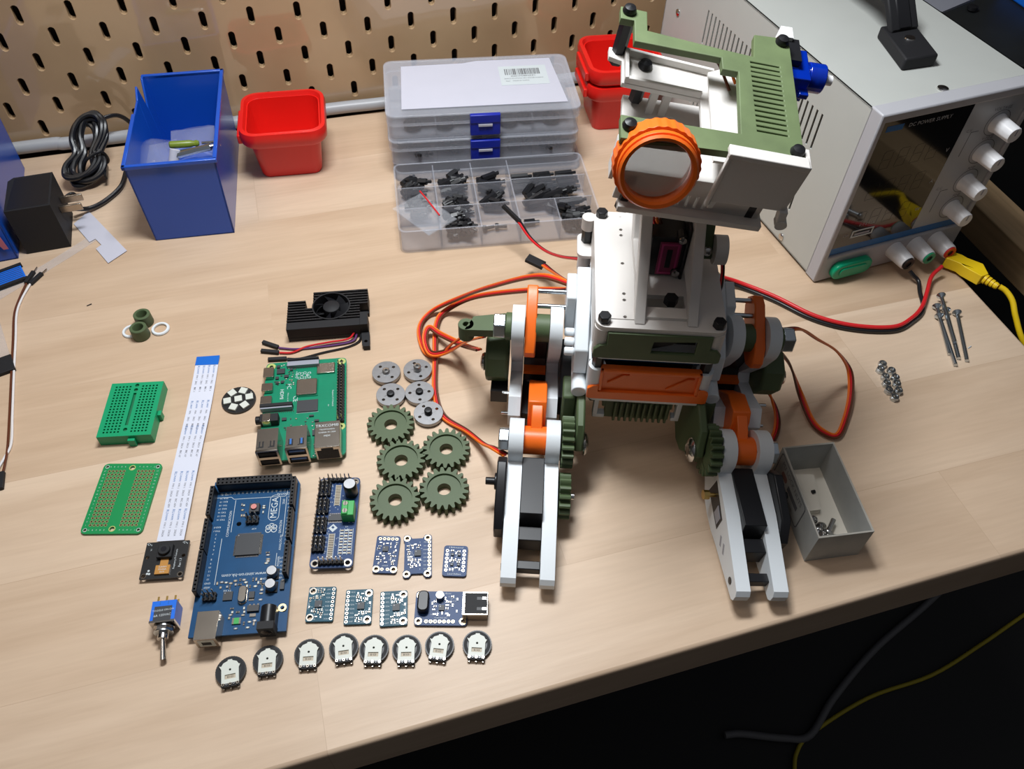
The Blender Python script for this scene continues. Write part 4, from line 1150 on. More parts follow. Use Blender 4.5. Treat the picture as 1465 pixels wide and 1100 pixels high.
# ------------------------------------------------------------------ breadboard and perforated board
bb = thing('breadboard', 'small green solderless breadboard with a centre channel', 'breadboard', (76.6, -341.8, 0), -0.19)
W, D, H = 34.5, 45.5, 9.0
b = MB()
sq = lambda x, y, s=0.62: [(x - s, y - s), (x + s, y - s), (x + s, y + s), (x - s, y + s)]
rows = [(-13.4 + 2.3 * k) for k in range(5)] + [(4.2 + 2.3 * k) for k in range(5)]
hl = [sq(x, -19.2 + 2.4 * j) for x in rows for j in range(17)]
b.prism([(-W / 2, -D / 2), (W / 2, -D / 2), (W / 2, D / 2), (-W / 2, D / 2)], H - 1.6, H, M_bread, hl + [[(-1, -14), (1, -14), (1, 13.5), (-1, 13.5)], circ(1.4, 12, 0, 16.2), circ(1.4, 12, 0, 20.2), circ(1.4, 12, 0, -17.5)])
b.box(-W / 2, W / 2, -D / 2, D / 2, 0, H - 1.6, M_bhole)
for x0, x1, y0, y1 in ((-W / 2 - .02, W / 2 + .02, -D / 2 - .02, -D / 2 + .5), (-W / 2 - .02, W / 2 + .02, D / 2 - .5, D / 2 + .02), (-W / 2 - .02, -W / 2 + .5, -D / 2, D / 2), (W / 2 - .5, W / 2 + .02, -D / 2, D / 2)): b.box(x0, x1, y0, y1, 0, H - 1.6, M_bread)
b.build('breadboard_body', bb)
b = MB(); b.box(W / 2, W / 2 + 2.2, -5, -1, 0, 6.5, M_bread); b.box(2, 6.5, -D / 2 - 2.4, -D / 2, 0, 6.5, M_bread); b.build('joining_tab', bb, bevel=0.2)
pp = thing('protoboard', 'bright green perforated prototype board with gold ringed holes', 'circuit board', (70.3, -407.2, 0), -0.255)
grid = [(x * 2.3 - 1.2 * 0, y * 2.45) for x in (-6, -5, -4, -3, -2, 2, 3, 4, 5, 6) for y in range(-8, 9)]
grid = [(x * 1.0, y) for x, y in grid]
bh = [(x, y, 0.5) for x, y in grid] + [(0, 22.2, 1.5), (0, -22.2, 1.5), (-16, 23, 1.0), (16, 23, 1.0), (-16, -23, 1.0), (16, -23, 1.0)]
board('circuit_board', pp, 37, 51, M_proto, 0, 1.6, r=3, holes=bh)
b = MB(); pads(b, grid, 1.6, 1.0, 0.5, M_padp)
for x, y, r in bh[-6:-4]: b.ring(2.0, 1.5, 1.6, 1.66, M_pad, x, y)
for x, y, r in bh[-4:]: b.ring(1.25, 1.0, 1.6, 1.66, M_silk, x, y)
b.build('solder_pads', pp)
b = MB()
for j in range(17): b.text(str(j + 1), 1.2, -16.6, -19.6 + 2.45 * j, 1.62, M_silk); b.text(str(j + 1), 1.2, 16.6, -19.6 + 2.45 * j, 1.62, M_silk)
for k, s in enumerate('ABCDE'): b.text(s, 1.2, -13.8 + 2.3 * k, 23, 1.62, M_silk); b.text('FGHIJ'[k], 1.2, 4.6 + 2.3 * k, 23, 1.62, M_silk); b.text(s, 1.2, -13.8 + 2.3 * k, -23, 1.62, M_silk); b.text('FGHIJ'[k], 1.2, 4.6 + 2.3 * k, -23, 1.62, M_silk)
b.build('silkscreen', pp)

# ------------------------------------------------------------------ LED ring board
t = thing('led_disc', 'round black disc with seven white LEDs beside the white ribbon', 'LED board', (144.9, -346.0, 0), -0.2)
b = MB(); b.prism(circ(11.5, 36), 0, 1.6, M_pcbblack); b.build('disc', t)
for k in range(7):
    a = 0.2 + k * PI / 3; x, y = (0, 0) if k == 6 else (7.4 * math.cos(a), 7.4 * math.sin(a))
    b = MB(); b.M = Matrix.Translation((x, y, 0)) @ Matrix.Rotation(a if k < 6 else 0.2, 4, 'Z')
    b.box(-2.5, 2.5, -2.5, 2.5, 1.6, 3.2, M_led); o = b.build('led', t, bevel=0.2)
b = MB(); smd(b, 8, -9, 9, -9, 9, 9, 1.6, avoid=[(7.4 * math.cos(0.2 + k * PI / 3), 7.4 * math.sin(0.2 + k * PI / 3), 7, 7) for k in range(6)] + [(0, 0, 7, 7)], smin=0.6, smax=1.2); b.build('surface_components', t)

# ------------------------------------------------------------------ heat sink with fan
hs = thing('heat_sink', 'black finned heat sink with a small round fan and three plug wires', 'heat sink', (215, -286.5, 0), -0.15)
b = MB(); H = 13
# outline in local mm: width 59, depth 38, notch top-left and right side
out = [(-29, -17), (24, -17), (24, -13.5), (29, -13.5), (29, -11), (24.5, -11), (24.5, 3), (30, 3), (30, 20), (-10.5, 20), (-10.5, 1.5), (-15.5, 1.5), (-15.5, 12.5), (-21, 14), (-29, 14)]
b.prism(out, 0.5, 4, M_blackm)
b.box(-29, 24, -17, -9.8, 4, H, M_blackm)
b.build('base_plate', hs, bevel=0.3)
fx, fy, fr = 3.0, 4.5, 13.2
b = MB()
y = -8.6; k = 0
while y < 19.5:
    segs = [(-29, -16.0)] if y > 2.5 else [(-29, 30 if y > 4 else 24)]
    if y > 2.5: segs = ([(-29, -16.0)] if y < 13.4 else []) + [(-10.5, 30)]
    h = 1.3
    for x0, x1 in segs:
        if y < 3: x1 = min(x1, 24)
        dy = abs(y + h / 2 - fy)
        if dy < fr + 0.6:
            c = math.sqrt((fr + 0.6) ** 2 - dy ** 2)
            for a, e in ((x0, min(x1, fx - c)), (max(x0, fx + c), x1)):
                if e - a > 0.5: b.box(a, e, y, y + h, 4, H, M_black)
        else: b.box(x0, x1, y, y + h, 4, H, M_black)
    y += 2.75
b.build('cooling_fins', hs)
b = MB(); b.prism(circ(fr + 0.9, 40, fx, fy), 4, H + 0.3, M_blackm, [circ(fr, 40, fx, fy)]); o = b.build('fan_housing', hs)
b = MB(); b.lathe([(6.2, 5), (6.4, 11), (6.1, 12.6), (5.6, 13.0)], M_blackm, c=(fx, fy, 0), n=28); fan = b.build('fan_hub', o)
b = MB()
for k in range(7):
    a = 2 * PI * k / 7 + 0.3; vs = []
    for i in range(5):
        for j in range(3):
            r = 6.2 + 6.4 * j / 2; w = a + 0.72 * (i / 4) + 0.06 * j
            for dz in (0, 0.5): vs.append((fx + r * math.cos(w), fy + r * math.sin(w), 5.5 + 6.5 * i / 4 + dz))
    fs = []
    for i in range(4):
        for j in range(2):
            q = lambda i_, j_, s_: (i_ * 3 + j_) * 2 + s_
            for s_ in (0, 1): fs.append((q(i, j, s_), q(i + 1, j, s_), q(i + 1, j + 1, s_), q(i, j + 1, s_)))
    b.add(vs, fs, M_black)
b.build('fan_blades', o)
b = MB(); b.box(24.0, 29.5, -17, -4, 0.5, H, M_blackm); b.prism([(25.5, -31), (30, -31), (30, -17), (24, -17), (24.5, -29)], 0.5, 4.5, M_blackm, [circ(1.3, 12, 27.3, -26)]); b.build('mounting_ear', hs, bevel=0.4)
def lead(nm, pts, m, plugat, ang):
    b = MB(); b.tube(pts, 0.75, m, n=7); o = b.build(nm, hs)
    b = MB(); b.M = Matrix.Translation(plugat) @ Matrix.Rotation(ang, 4, 'Z'); b.box(-6.6, 6.6, -1.4, 1.4, -1.2, 1.4, M_blackm); b.build('plug', o, bevel=0.25)
    return o
def tl(x, y, c=hs):  # bench mm to the sink's own frame
    a = -c.rotation_euler.z; dx, dy = x - c.location.x / MM, y - c.location.y / MM
    return (dx * math.cos(a) - dy * math.sin(a), dx * math.sin(a) + dy * math.cos(a))
def tp(l): return [(*tl(x, y), z) for x, y, z in l]
lead('lead_wire', tp([(233, -306, 3), (229, -311, 1.6), (217, -311.5, 1.2), (200, -310, 1.2), (187, -308, 1.2), (176, -304, 1.3)]), M_buw, (*tl(170.5, -299.5), 1.3), -0.66 + 0.15)
lead('lead_wire', tp([(232, -305, 5), (226, -309, 2.5), (212, -308.5, 2.2), (196, -308.5, 2), (185, -311.0, 1.3), (176, -309, 1.3)]), M_redw, (*tl(169.5, -306.3), 1.3), -0.38 + 0.15)
lead('lead_wire', tp([(236, -307, 3), (233, -312.5, 1.6), (224, -315.5, 1.0), (206, -316.5, 1.0), (190, -318, 1.0), (181, -316, 1.2)]), M_blw, (*tl(174, -315), 1.3), -0.18 + 0.15)

# ------------------------------------------------------------------ aluminium hubs and green gears
def hub(label, loc, rz, screwm, tall, tilt=0):
    t = thing('servo_hub', label, 'hub', loc, rz, group='round aluminium hubs')
    b = MB(); hs_ = [circ(1.05, 12, 6.6 * math.cos(PI / 2 * k), 6.6 * math.sin(PI / 2 * k)) for k in range(4)]
    b.prism(circ(10, 40), 1.2, 4.2, M_alu, hs_ + [circ(1.5, 14)]); b.build('disc', t, bevel=0.25)
    b = MB(); b.ring(4.6, 1.5, 0, 1.2, M_alu); b.build('boss', t)
    b = MB(); b.cyl((0, 0, 0.4), (0, 0, 4.3), 1.3, screwm, 12); b.lathe([(2.6, 4.2), (2.7, 5.4 + tall), (2.3, 6.3 + tall), (1.0, 6.5 + tall)], screwm, n=18)
    b.prism(circ(1.0, 6), 6.5 + tall, 6.55 + tall, M_blackm); b.build('screw', t)
    return t
hub('aluminium hub with a bright screw, back left of the five', (247.2, -349.0, 0), 0.5, M_steel, 0)
hub('aluminium hub with a tall bright screw, back right of the five', (269.0, -352.6, 0), 0.15, M_steel, 2.4)
hub('aluminium hub with a dark screw, between the back left hub and the topmost gear', (246.6, -370.0, 0), 0.55, M_black, 0)
hub('aluminium hub with a dark screw, right one of the middle pair', (266.2, -373.2, 0), -0.15, M_black, 0)
hub('aluminium hub with a dark screw, front one touching the topmost gear', (268.4, -392.5, 0), 0.3, M_black, 1.6)
def gear_poly(rr, ro, n, a0=0.0):
    p = []
    for k in range(n):
        c = a0 + 2 * PI * k / n; w = 2 * PI / n
        for f, r in ((-0.40, rr), (-0.30, rr + (ro - rr) * 0.35), (-0.20, ro - 0.5), (-0.10, ro), (0.10, ro), (0.20, ro - 0.5), (0.30, rr + (ro - rr) * 0.35), (0.40, rr)):
            p.append((r * math.cos(c + f * w), r * math.sin(c + f * w)))
    return p
t = thing('spur_gear', 'olive green spur gear nearest the aluminium hubs', 'gear', (241.9, -396.6, 0), 0.1, group='olive green spur gears')
b = MB(); b.prism(gear_poly(12.6, 15.8, 20), 0, 7, M_green, [circ(10.8, 36)]); b.ring(10.8, 4.3, 0, 5.4, M_green, n=36); b.build('toothed_rim', t, bevel=0.25)
for x, y, a, l in ((243.2, -426.9, 0.25, 'olive green spur gear at the centre left, between the topmost and the bottom left gears'), (273.3, -425.8, 0.05, 'olive green spur gear on the right, level with the centre left gear'),
                   (234.0, -455.2, 0.3, 'olive green spur gear at the bottom left, beside the servo driver board'), (265.2, -455.6, 0.18, 'olive green spur gear at the bottom right, nearest the robot foot')):
    dup(t, (x, y, 0), a, l)
# small green bushings and white washers
b = MB(); b.lathe([(6.0, 0), (6.4, 1), (6.0, 9.2), (5.6, 9.6), (4.0, 9.6), (3.6, 9.0), (3.6, 0), (6.0, 0)], M_green, n=28); o = b.build('bushing')
place(o, (80.2, -265.6, 0)); tag(o, 'olive green bushing in front of the other bushing', 'bushing')
o2 = o.copy(); C.objects.link(o2); place(o2, (82.6, -252.3, 0)); o2['label'] = 'olive green bushing behind the other bushing'
b = MB(); b.lathe([(6.4, 0), (6.6, 0.8), (6.2, 1.6), (4.7, 1.6), (4.5, 0.8), (4.7, 0), (6.4, 0)], M_white, n=28); 
o = b.build('white_washer'); place(o, (73.0, -259.5, 0)); tag(o, 'white plastic washer left of the green bushings', 'washer')
o2 = o.copy(); C.objects.link(o2); place(o2, (93.6, -262.4, 0.2)); o2['label'] = 'white plastic washer right of the green bushings'

# ------------------------------------------------------------------ thumbwheel potentiometers
def pot(label, loc, rz):
    t = thing('thumbwheel', label, 'potentiometer', loc, rz, group='thumbwheel potentiometers in a row')
    b = MB(); n = 72; pr = []
    for k in range(n): r = 8.0 + (0.12 if k % 2 else 0); pr.append((r * math.cos(2 * PI * k / n), r * math.sin(2 * PI * k / n) + 0.8))
    b.prism(pr, 0.8, 2.6, M_black); b.ring(7.4, 5.6, 2.6, 2.75, M_blackm, 0, 0.8, 32); b.build('wheel', t)
    b = MB(); b.prism([(-4.6, -6.4), (4.6, -6.4), (4.6, 1.5), (5.4, 3.2), (4.6, 3.4), (3.6, 5.0), (1.2, 6.0), (1.2, 6.6), (-1.2, 6.6), (-1.2, 6.0), (-3.6, 5.0), (-4.6, 3.4), (-5.8, 3.8), (-4.6, 1.5)], 2.8, 4.0, M_led, [circ(0.6, 12, 0, 1.0), [(-2.8, -4.0), (2.8, -4.0), (2.8, -1.6), (-2.8, -1.6)]])
    b.build('terminal_plate', t, bevel=0.12)
    b = MB(); b.box(-3.0, 3.0, -4.2, -1.4, 2.8, 3.3, M_ceram); b.text('B103', 1.6, 0, -2.8, 3.32, M_blackm); b.build('value_window', t)
    b = MB(); b.box(-4.8, 4.8, -8.0, -5.6, 1.8, 3.4, M_blackm)
    for k in range(5): b.prism(circ(0.8 if k % 2 == 0 else 0.55, 10, -3.8 + 1.9 * k, -6.8), 3.4, 4.1, M_tin if k % 2 == 0 else M_alu, [circ(0.4, 8, -3.8 + 1.9 * k, -6.8)])
    for x in (-3.8, 0, 3.8): b.box(x - 0.35, x + 0.35, -8.8, -6.0, 0.0, 2.0, M_tin)
    b.build('terminals', t)
    return t
pl = [(128.9, -537.1, -0.05), (148.6, -536.3, -0.14), (170.6, -538.5, -0.2), (189.4, -540.2, -0.12), (205.2, -545.5, -0.26), (222.6, -550.2, -0.24), (240.4, -553.1, -0.38), (260.7, -558.0, -0.32)]
ls = ['thumbwheel potentiometer at the left end of the row', 'second thumbwheel potentiometer from the left end of the row', 'third thumbwheel potentiometer from the left, standing a little apart', 'fourth thumbwheel potentiometer from the left, left one of the close pair', 'fifth thumbwheel potentiometer from the left, right one of the close pair', 'third thumbwheel potentiometer from the right end of the row', 'second thumbwheel potentiometer from the right end of the row', 'thumbwheel potentiometer at the right end of the row, below the USB converter board']
p0 = pot(ls[0], (pl[0][0], pl[0][1], 0), pl[0][2])
for (x, y, a), l in list(zip(pl, ls))[1:]: dup(p0, (x, y, 0), a, l)

# ------------------------------------------------------------------ toggle switch
t = thing('toggle_switch', 'blue toggle switch with a chrome lever lying on its side', 'switch', (97.0, -496.5, 0), -0.15)
b = MB(); b.box(-6.6, 6.6, -5.5, 6.2, 0.4, 11.6, M_blue)
for x in (-2.2, 2.2): b.box(x - 0.15, x + 0.15, 4, 6.3, 11.5, 11.75, M_strip)
b.build('switch_body', t, bevel=0.3)
b = MB(); b.box(-6.8, 6.8, -6.6, -5.3, 0.2, 11.8, M_steel); b.box(-4.8, 4.6, -5.6, 2.8, 11.6, 11.9, M_chip)
b.text('TOGGLE ON-ON', 1.5, 0, 0.4, 11.95, M_silk, 0.05); b.text('6A 125VAC', 1.9, 0, -2.6, 11.95, M_silk, 0.05); b.build('cover_plate', t)
b = MB(); b.cyl((0, -6.6, 6), (0, -14, 6), 2.9, M_steel, 20); b.build('threaded_bush', t)
b = MB(); b.prism(circ(5.6, 24, 0, 6), -8.0, -7.4, M_steel, ax='y'); b.prism(circ(5.0, 6, 0, 6), -9.8, -8.0, M_steel, ax='y'); b.prism(circ(5.2, 24, 0, 6), -10.6, -10.1, M_zinc, ax='y'); b.build('mounting_nut', t)
b = MB(); b.cyl((0, -13, 6), (1.0, -24.5, 3.0), 1.15, M_steel, 16, r1=1.7); b.build('lever', t, smooth=50)
b = MB()
for x in (-4.6, 0, 4.6): 
    for z in (3.4, 8.6): b.box(x - 0.5, x + 0.5, 6.2, 10.2, z - 0.3, z + 0.3, M_brass)
b.build('solder_lugs', t)

# ------------------------------------------------------------------ power adapter, its coil and cord
ad = thing('power_adapter', 'black plug-in power adapter with two flat prongs and a coiled cord', 'adapter', (8.0, -127.0, 0), 0.03)
b = MB(); b.prism([(-17, -22), (16, -22), (16, 22), (-13, 22), (-17, 18)], 0.3, 42, M_blackm); b.prism([(-15.5, -20), (14.5, -20), (14.5, 20), (-12, 20)], 42, 42.2, M_black)
b.build('adapter_body', ad, bevel=1.6, seg=3)
b = MB()
for y, z in ((-5.5, 25), (7.0, 25)):
    b = MB(); b.box(16, 33, y - 0.9, y + 0.9, z - 3.2, z + 3.2, M_tin); b.build('prong', ad, bevel=0.5)
b = MB()
rnd = random.Random(4)
# bundle of loops leaning on the pegboard, bound at the waist
for k in range(9):
    w = 13 + 2.2 * (k % 4); tw = rnd.uniform(-3, 3); dx = -6 + 1.9 * (k % 5); pts = []
    for i in range(17):
        a = 2 * PI * i / 16
        u = math.cos(a) * w * (0.45 + 0.55 * abs(math.sin(a)) ** 0.7); v = math.sin(a)
        s = (v + 1) / 2
        px_ = 34 + dx + u + 16 * s + tw * v; py_ = -74 + 46 * s + (k % 3) * 1.5; pz_ = 5 + 30 * s ** 1.1 + (k // 3) * 4.2 * (0.4 + 0.6 * abs(v))
        pts.append((px_, py_, pz_))
    b.tube(pts, 2.2, M_blw, n=8, sub=4)
b.tube([(28, -88, 3), (22, -82, 4), (14, -95, 6), (4, -103, 8)], 1.9, M_blw)
b.tube([(50, -26, 36), (66, -14, 32), (74, -8, 20), (78, -10, 8)], 1.9, M_blw)
b.tube([(66, -58, 3), (62, -80, 3), (50, -97, 3), (38, -106, 4), (28, -112, 10)], 2.0, M_blw)
o = b.build('coiled_cord', ad); bpy.context.view_layer.update(); o.matrix_parent_inverse = ad.matrix_world.inverted()
b = MB(); b.tube([(32, -60, 8), (40, -62, 22), (52, -56, 24), (54, -52, 12), (44, -50, 6), (32, -60, 8)], 1.3, M_black); b.box(51, 53, -74, -56, 8, 12, M_black)
o = b.build('twist_tie', ad); o.matrix_parent_inverse = ad.matrix_world.inverted()
# paper tag and clear strip
b = MB(); b.prism([(36, -105), (25, -119.8), (38.5, -147), (43, -144), (48, -153), (44, -157), (54, -177.4), (68, -165.5)], 0.6, 0.9, M_paper)
tag(b.build('paper_tag'), 'notched white paper tag lying in front of the adapter prongs', 'paper')
b = MB(); strip(b, [(44.5, -139, 0.3), (20, -160, 0.3), (-12, -185, 0.3), (-30, -199, 0.3)], 9, 0.2, M_film)
tag(b.build('clear_strip'), 'narrow clear film strip running from the paper tag to the left edge', 'strip')
t = thing('flat_connector', 'blue and black comb-like connector strip at the left edge', 'connector', (-18, -176, 0), 0.35)
b = MB(); b.box(-18, 10, -9, 9, 0, 2.2, M_blue); b.build('body', t)
b = MB(); b.box(-18, 11, 8, 11, 0, 3, M_blackm); b.box(-18, 11, -10.5, -8, 0, 3, M_blackm)
for k in range(7): b.box(-18, 9, -7.2 + 2.2 * k, -6.7 + 2.2 * k, 2.2, 2.5, M_alu)
b.build('contact_comb', t)
t = thing('clear_sleeve', 'clear plastic sleeve with a black end at the left edge', 'sleeve', (-12, -262, 0), 0.28)
b = MB(); b.box(-12, 2, -2, 50, 0.2, 1.2, M_film); b.build('film', t)
b = MB(); b.box(-14, 3, -18, -2, 0.2, 3, M_blackm); b.build('end_block', t, bevel=0.3)

# ------------------------------------------------------------------ jumper wires at the left
def jumper(name, label, pts, m, plugs):
    t = thing(name, label, 'wire', pts[0])
    o = Vector(pts[0]); b = MB(); b.tube([Vector(p) - o for p in pts], 0.8, m, n=7); b.build('insulation', t)
    for (x, y, z, a, pin) in plugs:
        b = MB(); b.M = Matrix.Translation(Vector((x, y, z)) - o) @ Matrix.Rotation(a, 4, 'Z')
        b.box(-6.5, 6.5, -1.4, 1.4, -1.3, 1.4, M_blackm); pl_ = b.build('plug', t, bevel=0.2)
        if pin:
            b = MB(); b.M = Matrix.Translation(Vector((x, y, z)) - o) @ Matrix.Rotation(a, 4, 'Z'); b.box(6.5, 12, -0.32, 0.32, -0.3, 0.34, M_tin); b.build('pin', pl_)
    return t
jumper('jumper_wire', 'dark brown jumper wire running down beside the white one at the left edge', [(-5.5, -187, 1.4), (-9.0, -203, 1.2), (-11, -220, 1.2), (-9.2, -247, 1.2), (-7.0, -279, 1.2), (-4.2, -320, 1.2), (-2.5, -348, 1.2), (-2.6, -361, 1.4), (-3, -368, 1.5)], M_brw, [(-3.4, -180.5, 1.5, 1.2, True), (-3.0, -374.5, 1.5, -PI / 2 + 0.03, False)])
jumper('jumper_wire', 'white jumper wire running down beside the dark brown one at the left edge', [(-2.0, -187, 1.4), (-7.2, -203, 1.0), (-9.4, -220, 1.0), (-7.4, -247, 1.0), (-5.4, -279, 1.0), (-2.4, -320, 1.0), (-0.6, -345, 1.0), (-3.6, -356, 1.0), (-6.2, -364, 1.4), (-6.6, -368, 1.5)], M_whw, [(1.4, -183.2, 1.5, 0.95, True), (-6.4, -375, 1.5, -PI / 2, False)])
for nm, lb, pts in (('wood_splinter', 'tiny dark speck of debris on the bench left of the bushings', (40.0, -223, 0.3)), ('plastic_shaving', 'tiny pale shaving on the bench at the far right', (671, -433, 0.3))):
    b = MB(); b.cyl((0, 0, 0), (3.5, 1.2, 0.2), 0.4, M_blackm if 'speck' in lb else M_silk, 6); o = b.build(nm); place(o, pts); tag(o, lb, 'debris')
# ------------------------------------------------------------------ the robot (its own frame: x to its side, y away from the viewer, z up, mm)
ROB = (360, -551, 0); RY = -0.33
robot = thing('walking_robot', 'crouching two-legged robot of white, olive green and orange printed parts', 'robot', ROB, RY)
def rl(p):
    dx, dy = p[0] - ROB[0], p[1] - ROB[1]; c, s = math.cos(-RY), math.sin(-RY)
    return (dx * c - dy * s, dx * s + dy * c, p[2])
def hexbolt(b, p0, d, r, h, m=M_zinc, washer=False):
    p0 = Vector(p0); d = Vector(d).normalized(); b.cyl(p0, p0 + d * h, r, m, 6, a0=PI / 6)
def arcpts(c, r, a0, a1, n=10):
    return [(c[0] + r * math.cos(math.radians(a0 + (a1 - a0) * k / n)), c[1] + r * math.sin(math.radians(a0 + (a1 - a0) * k / n))) for k in range(n + 1)]

def leg(side, yaw):
    # built for the side at negative x, mirrored by coordinates for the other; origin at the toe's centre line
    s = 1 if side < 0 else -1
    L = node('leg', robot, (side * 65.6, 0, 1.4 if yaw else 0), (0, yaw, yaw))
    def X(a, b): return (a, b) if s == 1 else (-b, -a)
    K = (80, 35)            # knee
    shin = [(-3.5, 6.2), (-5.5, 8.5), (-5.5, 13), (-3.5, 16), (40, 26.5), (67, 29.5)]
    loop = arcpts(K, 13.2, 190, -65, 34)
    body = [(84, 22), (80, 12), (66, 2), (56, 0.3), (44, 0.3), (34, 2.2)]
    P = shin + loop + body
    for a, c, nm in ((-15.6, -6.6, 'outer'), (7.0, 15.6, 'inner')):
        x0, x1 = X(a, c)
        b = MB(); b.prism(P, x0, x1, M_white, [circ(7.5, 22, *K)], ax='x'); b.build('shin_plate', L, bevel=0.5, smooth=11)
    # decorative recess and servo flange on the outward faces
    # screw end near the toe on the plate
    for a in (-15.9, 15.6):
        x0, x1 = X(a, a + 0.3)
        b = MB(); b.prism(circ(2.2, 14, 5.5, 11.0), x0, x1, M_black, ax='x'); b.build('toe_screw', L)
    b = MB(); x0, x1 = X(-6.6, 7.0); b.box(x0, x1, 3.5, 9, 8, 14, M_black); b.build('toe_bar', L, bevel=0.5)
    # shin servo
    x0, x1 = X(-6.6, 7.0)
    b = MB(); b.prism([(28, 10), (31, 30), (70, 31), (71, 12)], x0, x1, M_black, ax='x'); b.box(x0, x1, 19, 28, 8, 20, M_black); b.build('shin_servo', L, bevel=0.4)
    x0, x1 = X(-21.6, -15.8)
    b = MB(); b.prism([(26, 8), (25, 20), (34, 31), (62, 37), (70, 30), (70, 9)], x0, x1, M_black, ax='x'); b.build('servo_end', L, bevel=0.8)
    x0, x1 = X(-28.5, -21.6)
    b = MB(); b.cyl((x0, 57, 22), (x1, 57, 22), 2.4, M_black, 16); x0, x1 = X(-23, -21.6); b.cyl((x0, 57, 22), (x1, 57, 22), 5.2, M_black, 18); b.build('servo_pivot', L, bevel=0.4)
    # knee
    x0, x1 = X(-6.6, 7.0)
    b = MB(); b.cyl((x0, K[0], K[1]), (x1, K[0], K[1]), 8.8, M_orange, 32); b.build('knee_sleeve', L)
    b = MB(); a, c = X(-5, 6.4); b.prism([(80, 40), (88, 30), (102, 30), (112, 36), (108, 50), (94, 50), (86, 46)], X(-2.6, 4.2)[0], X(-2.6, 4.2)[1], M_orange, ax='x')
    b.prism([(90, 33), (120, 30), (126, 38), (112, 51), (97, 52), (93, 46)], a, c, M_orange, ax='x'); b.build('knee_link', L, bevel=0.6)
    x0, x1 = X(-15.6, 22)
    b = MB(); p = X(-22, -15.6); b.cyl((p[0], *K), (p[1], *K), 7.6, M_zinc, 6, a0=PI / 6); b.build('knee_bolt', L, bevel=0.7)
    # gears on the inner side
    b = MB(); b.prism([(K[0] + u, K[1] + v) for u, v in gear_poly(12.4, 16.2, 18)], X(16.6, 24)[0], X(16.6, 24)[1], M_green, [circ(4, 16, *K)], ax='x'); b.build('knee_gear', L, bevel=0.3)
    if s == -1:
        b = MB(); b.prism([(40, 9), (40, 20), (64, 26), (66, 12)], -15.7, -15.2, M_black, ax='x'); b.prism([(42, 11), (42, 18), (50, 20), (50, 12)], -16.0, -15.6, M_greyp, ax='x'); b.build('servo_window', L)
        b = MB(); b.cyl((-15.6, 58, 19), (-21, 58, 19), 1.4, M_brass, 10); b.cyl((-20, 58, 19), (-23.5, 58, 19), 3.0, M_brass, 8); b.build('gear_screw', L)
        b = MB(); b.prism([(24, 9), (28, 14), (26, 15), (22, 10)], -15.7, -15.3, M_greyp, ax='x'); b.prism([(30, 8), (34, 13), (32, 14), (28, 9)], -15.7, -15.3, M_greyp, ax='x'); b.build('plate_marking', L)
    if s == 1: b = MB(); b.prism([(52 + u, 17.5 + v) for u, v in gear_poly(10.6, 14.2, 15, 0.1)], X(16.6, 23.5)[0], X(16.6, 23.5)[1], M_green, [circ(2, 12, 52, 17.5)], ax='x'); b.build('servo_gear', L, bevel=0.3)
    if s == 1: b = MB(); p = X(23.5, 26); b.cyl((p[0], 52, 17.5), (p[1], 52, 17.5), 2.4, M_steel, 12); b.build('gear_screw', L)
    # green gear housing over the knee gear
    b = MB(); b.prism([(86, 22), (74, 34), (82, 50), (100, 56), (118, 56), (128, 44), (126, 20), (106, 10), (96, 12)], X(24.6, 30)[0], X(24.6, 30)[1], M_green, ax='x')
    b.prism([(104, 14), (98, 30), (102, 52), (118, 54), (126, 44), (124, 18)], X(16, 24.6)[0], X(16, 24.6)[1], M_green, ax='x'); b.build('gear_housing', L, bevel=1.2)
    b = MB(); d = -1 if s == -1 else 1; px_ = X(30, 30)[0] if s == 1 else -30
    b.lathe([(7.2, 0), (7.6, 1), (7.0, 2.0), (4, 3.4), (3.4, 3.0), (0.01, 3.0)], M_steel, c=(30 * s, 81, 33), d=(s, 0, 0), n=24); b.build('hub_screw', L)
    # thigh: boomerang plates from knee back to the elbow and up to the hip
    H = (133, 80)
    T = [(99, 34), (107, 43.5), (122, 38.5), (134, 37), (138, 42), (126, 62)] + arcpts(H, 13.5, 205, -20, 30) + [(158, 34), (156, 18), (146, 8), (120, 10), (102, 20)]
    for a, c in ((-17.6, -9.8), (5.6, 13.4)):
        x0, x1 = X(a, c)
        b = MB(); b.prism(T, x0, x1, M_white, ax='x'); b.build('thigh_plate', L, bevel=0.6, smooth=11)
    b = MB(); x0, x1 = X(-9.4, 5.2); b.prism([(104, 30), (132, 30), (139, 45), (132, 68), (150, 74), (158, 40), (150, 14), (112, 14)], x0, x1, M_black, ax='x'); b.build('thigh_servo', L, bevel=0.8)
    b = MB(); x0, x1 = X(-9.2, 5.0); b.box(x0, x1, 131, 137.5, 38, 40.5, M_orange); b.build('orange_spacer', L)
    b = MB(); x0, x1 = X(13.6, 22); b.prism([(112, 20), (108, 44), (124, 60), (140, 64), (150, 50), (146, 18)], x0, x1, M_black, ax='x'); b.build('thigh_servo_end', L, bevel=1.5)
    p = X(22, 28); b = MB(); b.cyl((p[0], 128, 47), (p[1], 128, 47), 2.6, M_black, 14); b.build('servo_pivot', L, bevel=0.3)
    for yy, zz in ((112, 41), (104, 30)):
        p = X(-22.0, -17.6); b = MB(); b.cyl((p[0], yy, zz), (p[1], yy, zz), 1.0, M_steel, 8); b.build('screw_tip', L)
    # hip: green hub between the plates, orange hexagonal plate, rods, bolt
    b = MB(); x0, x1 = X(-3, 5.4); b.cyl((x0, *H), (x1, *H), 8.6, M_green, 30); b.cyl((X(-9.6, -3)[0], *H), (X(-9.6, -3)[1], *H), 6, M_green, 24); b.build('hip_hub', L)
    b = MB(); x0, x1 = X(-9.4, -2.6)
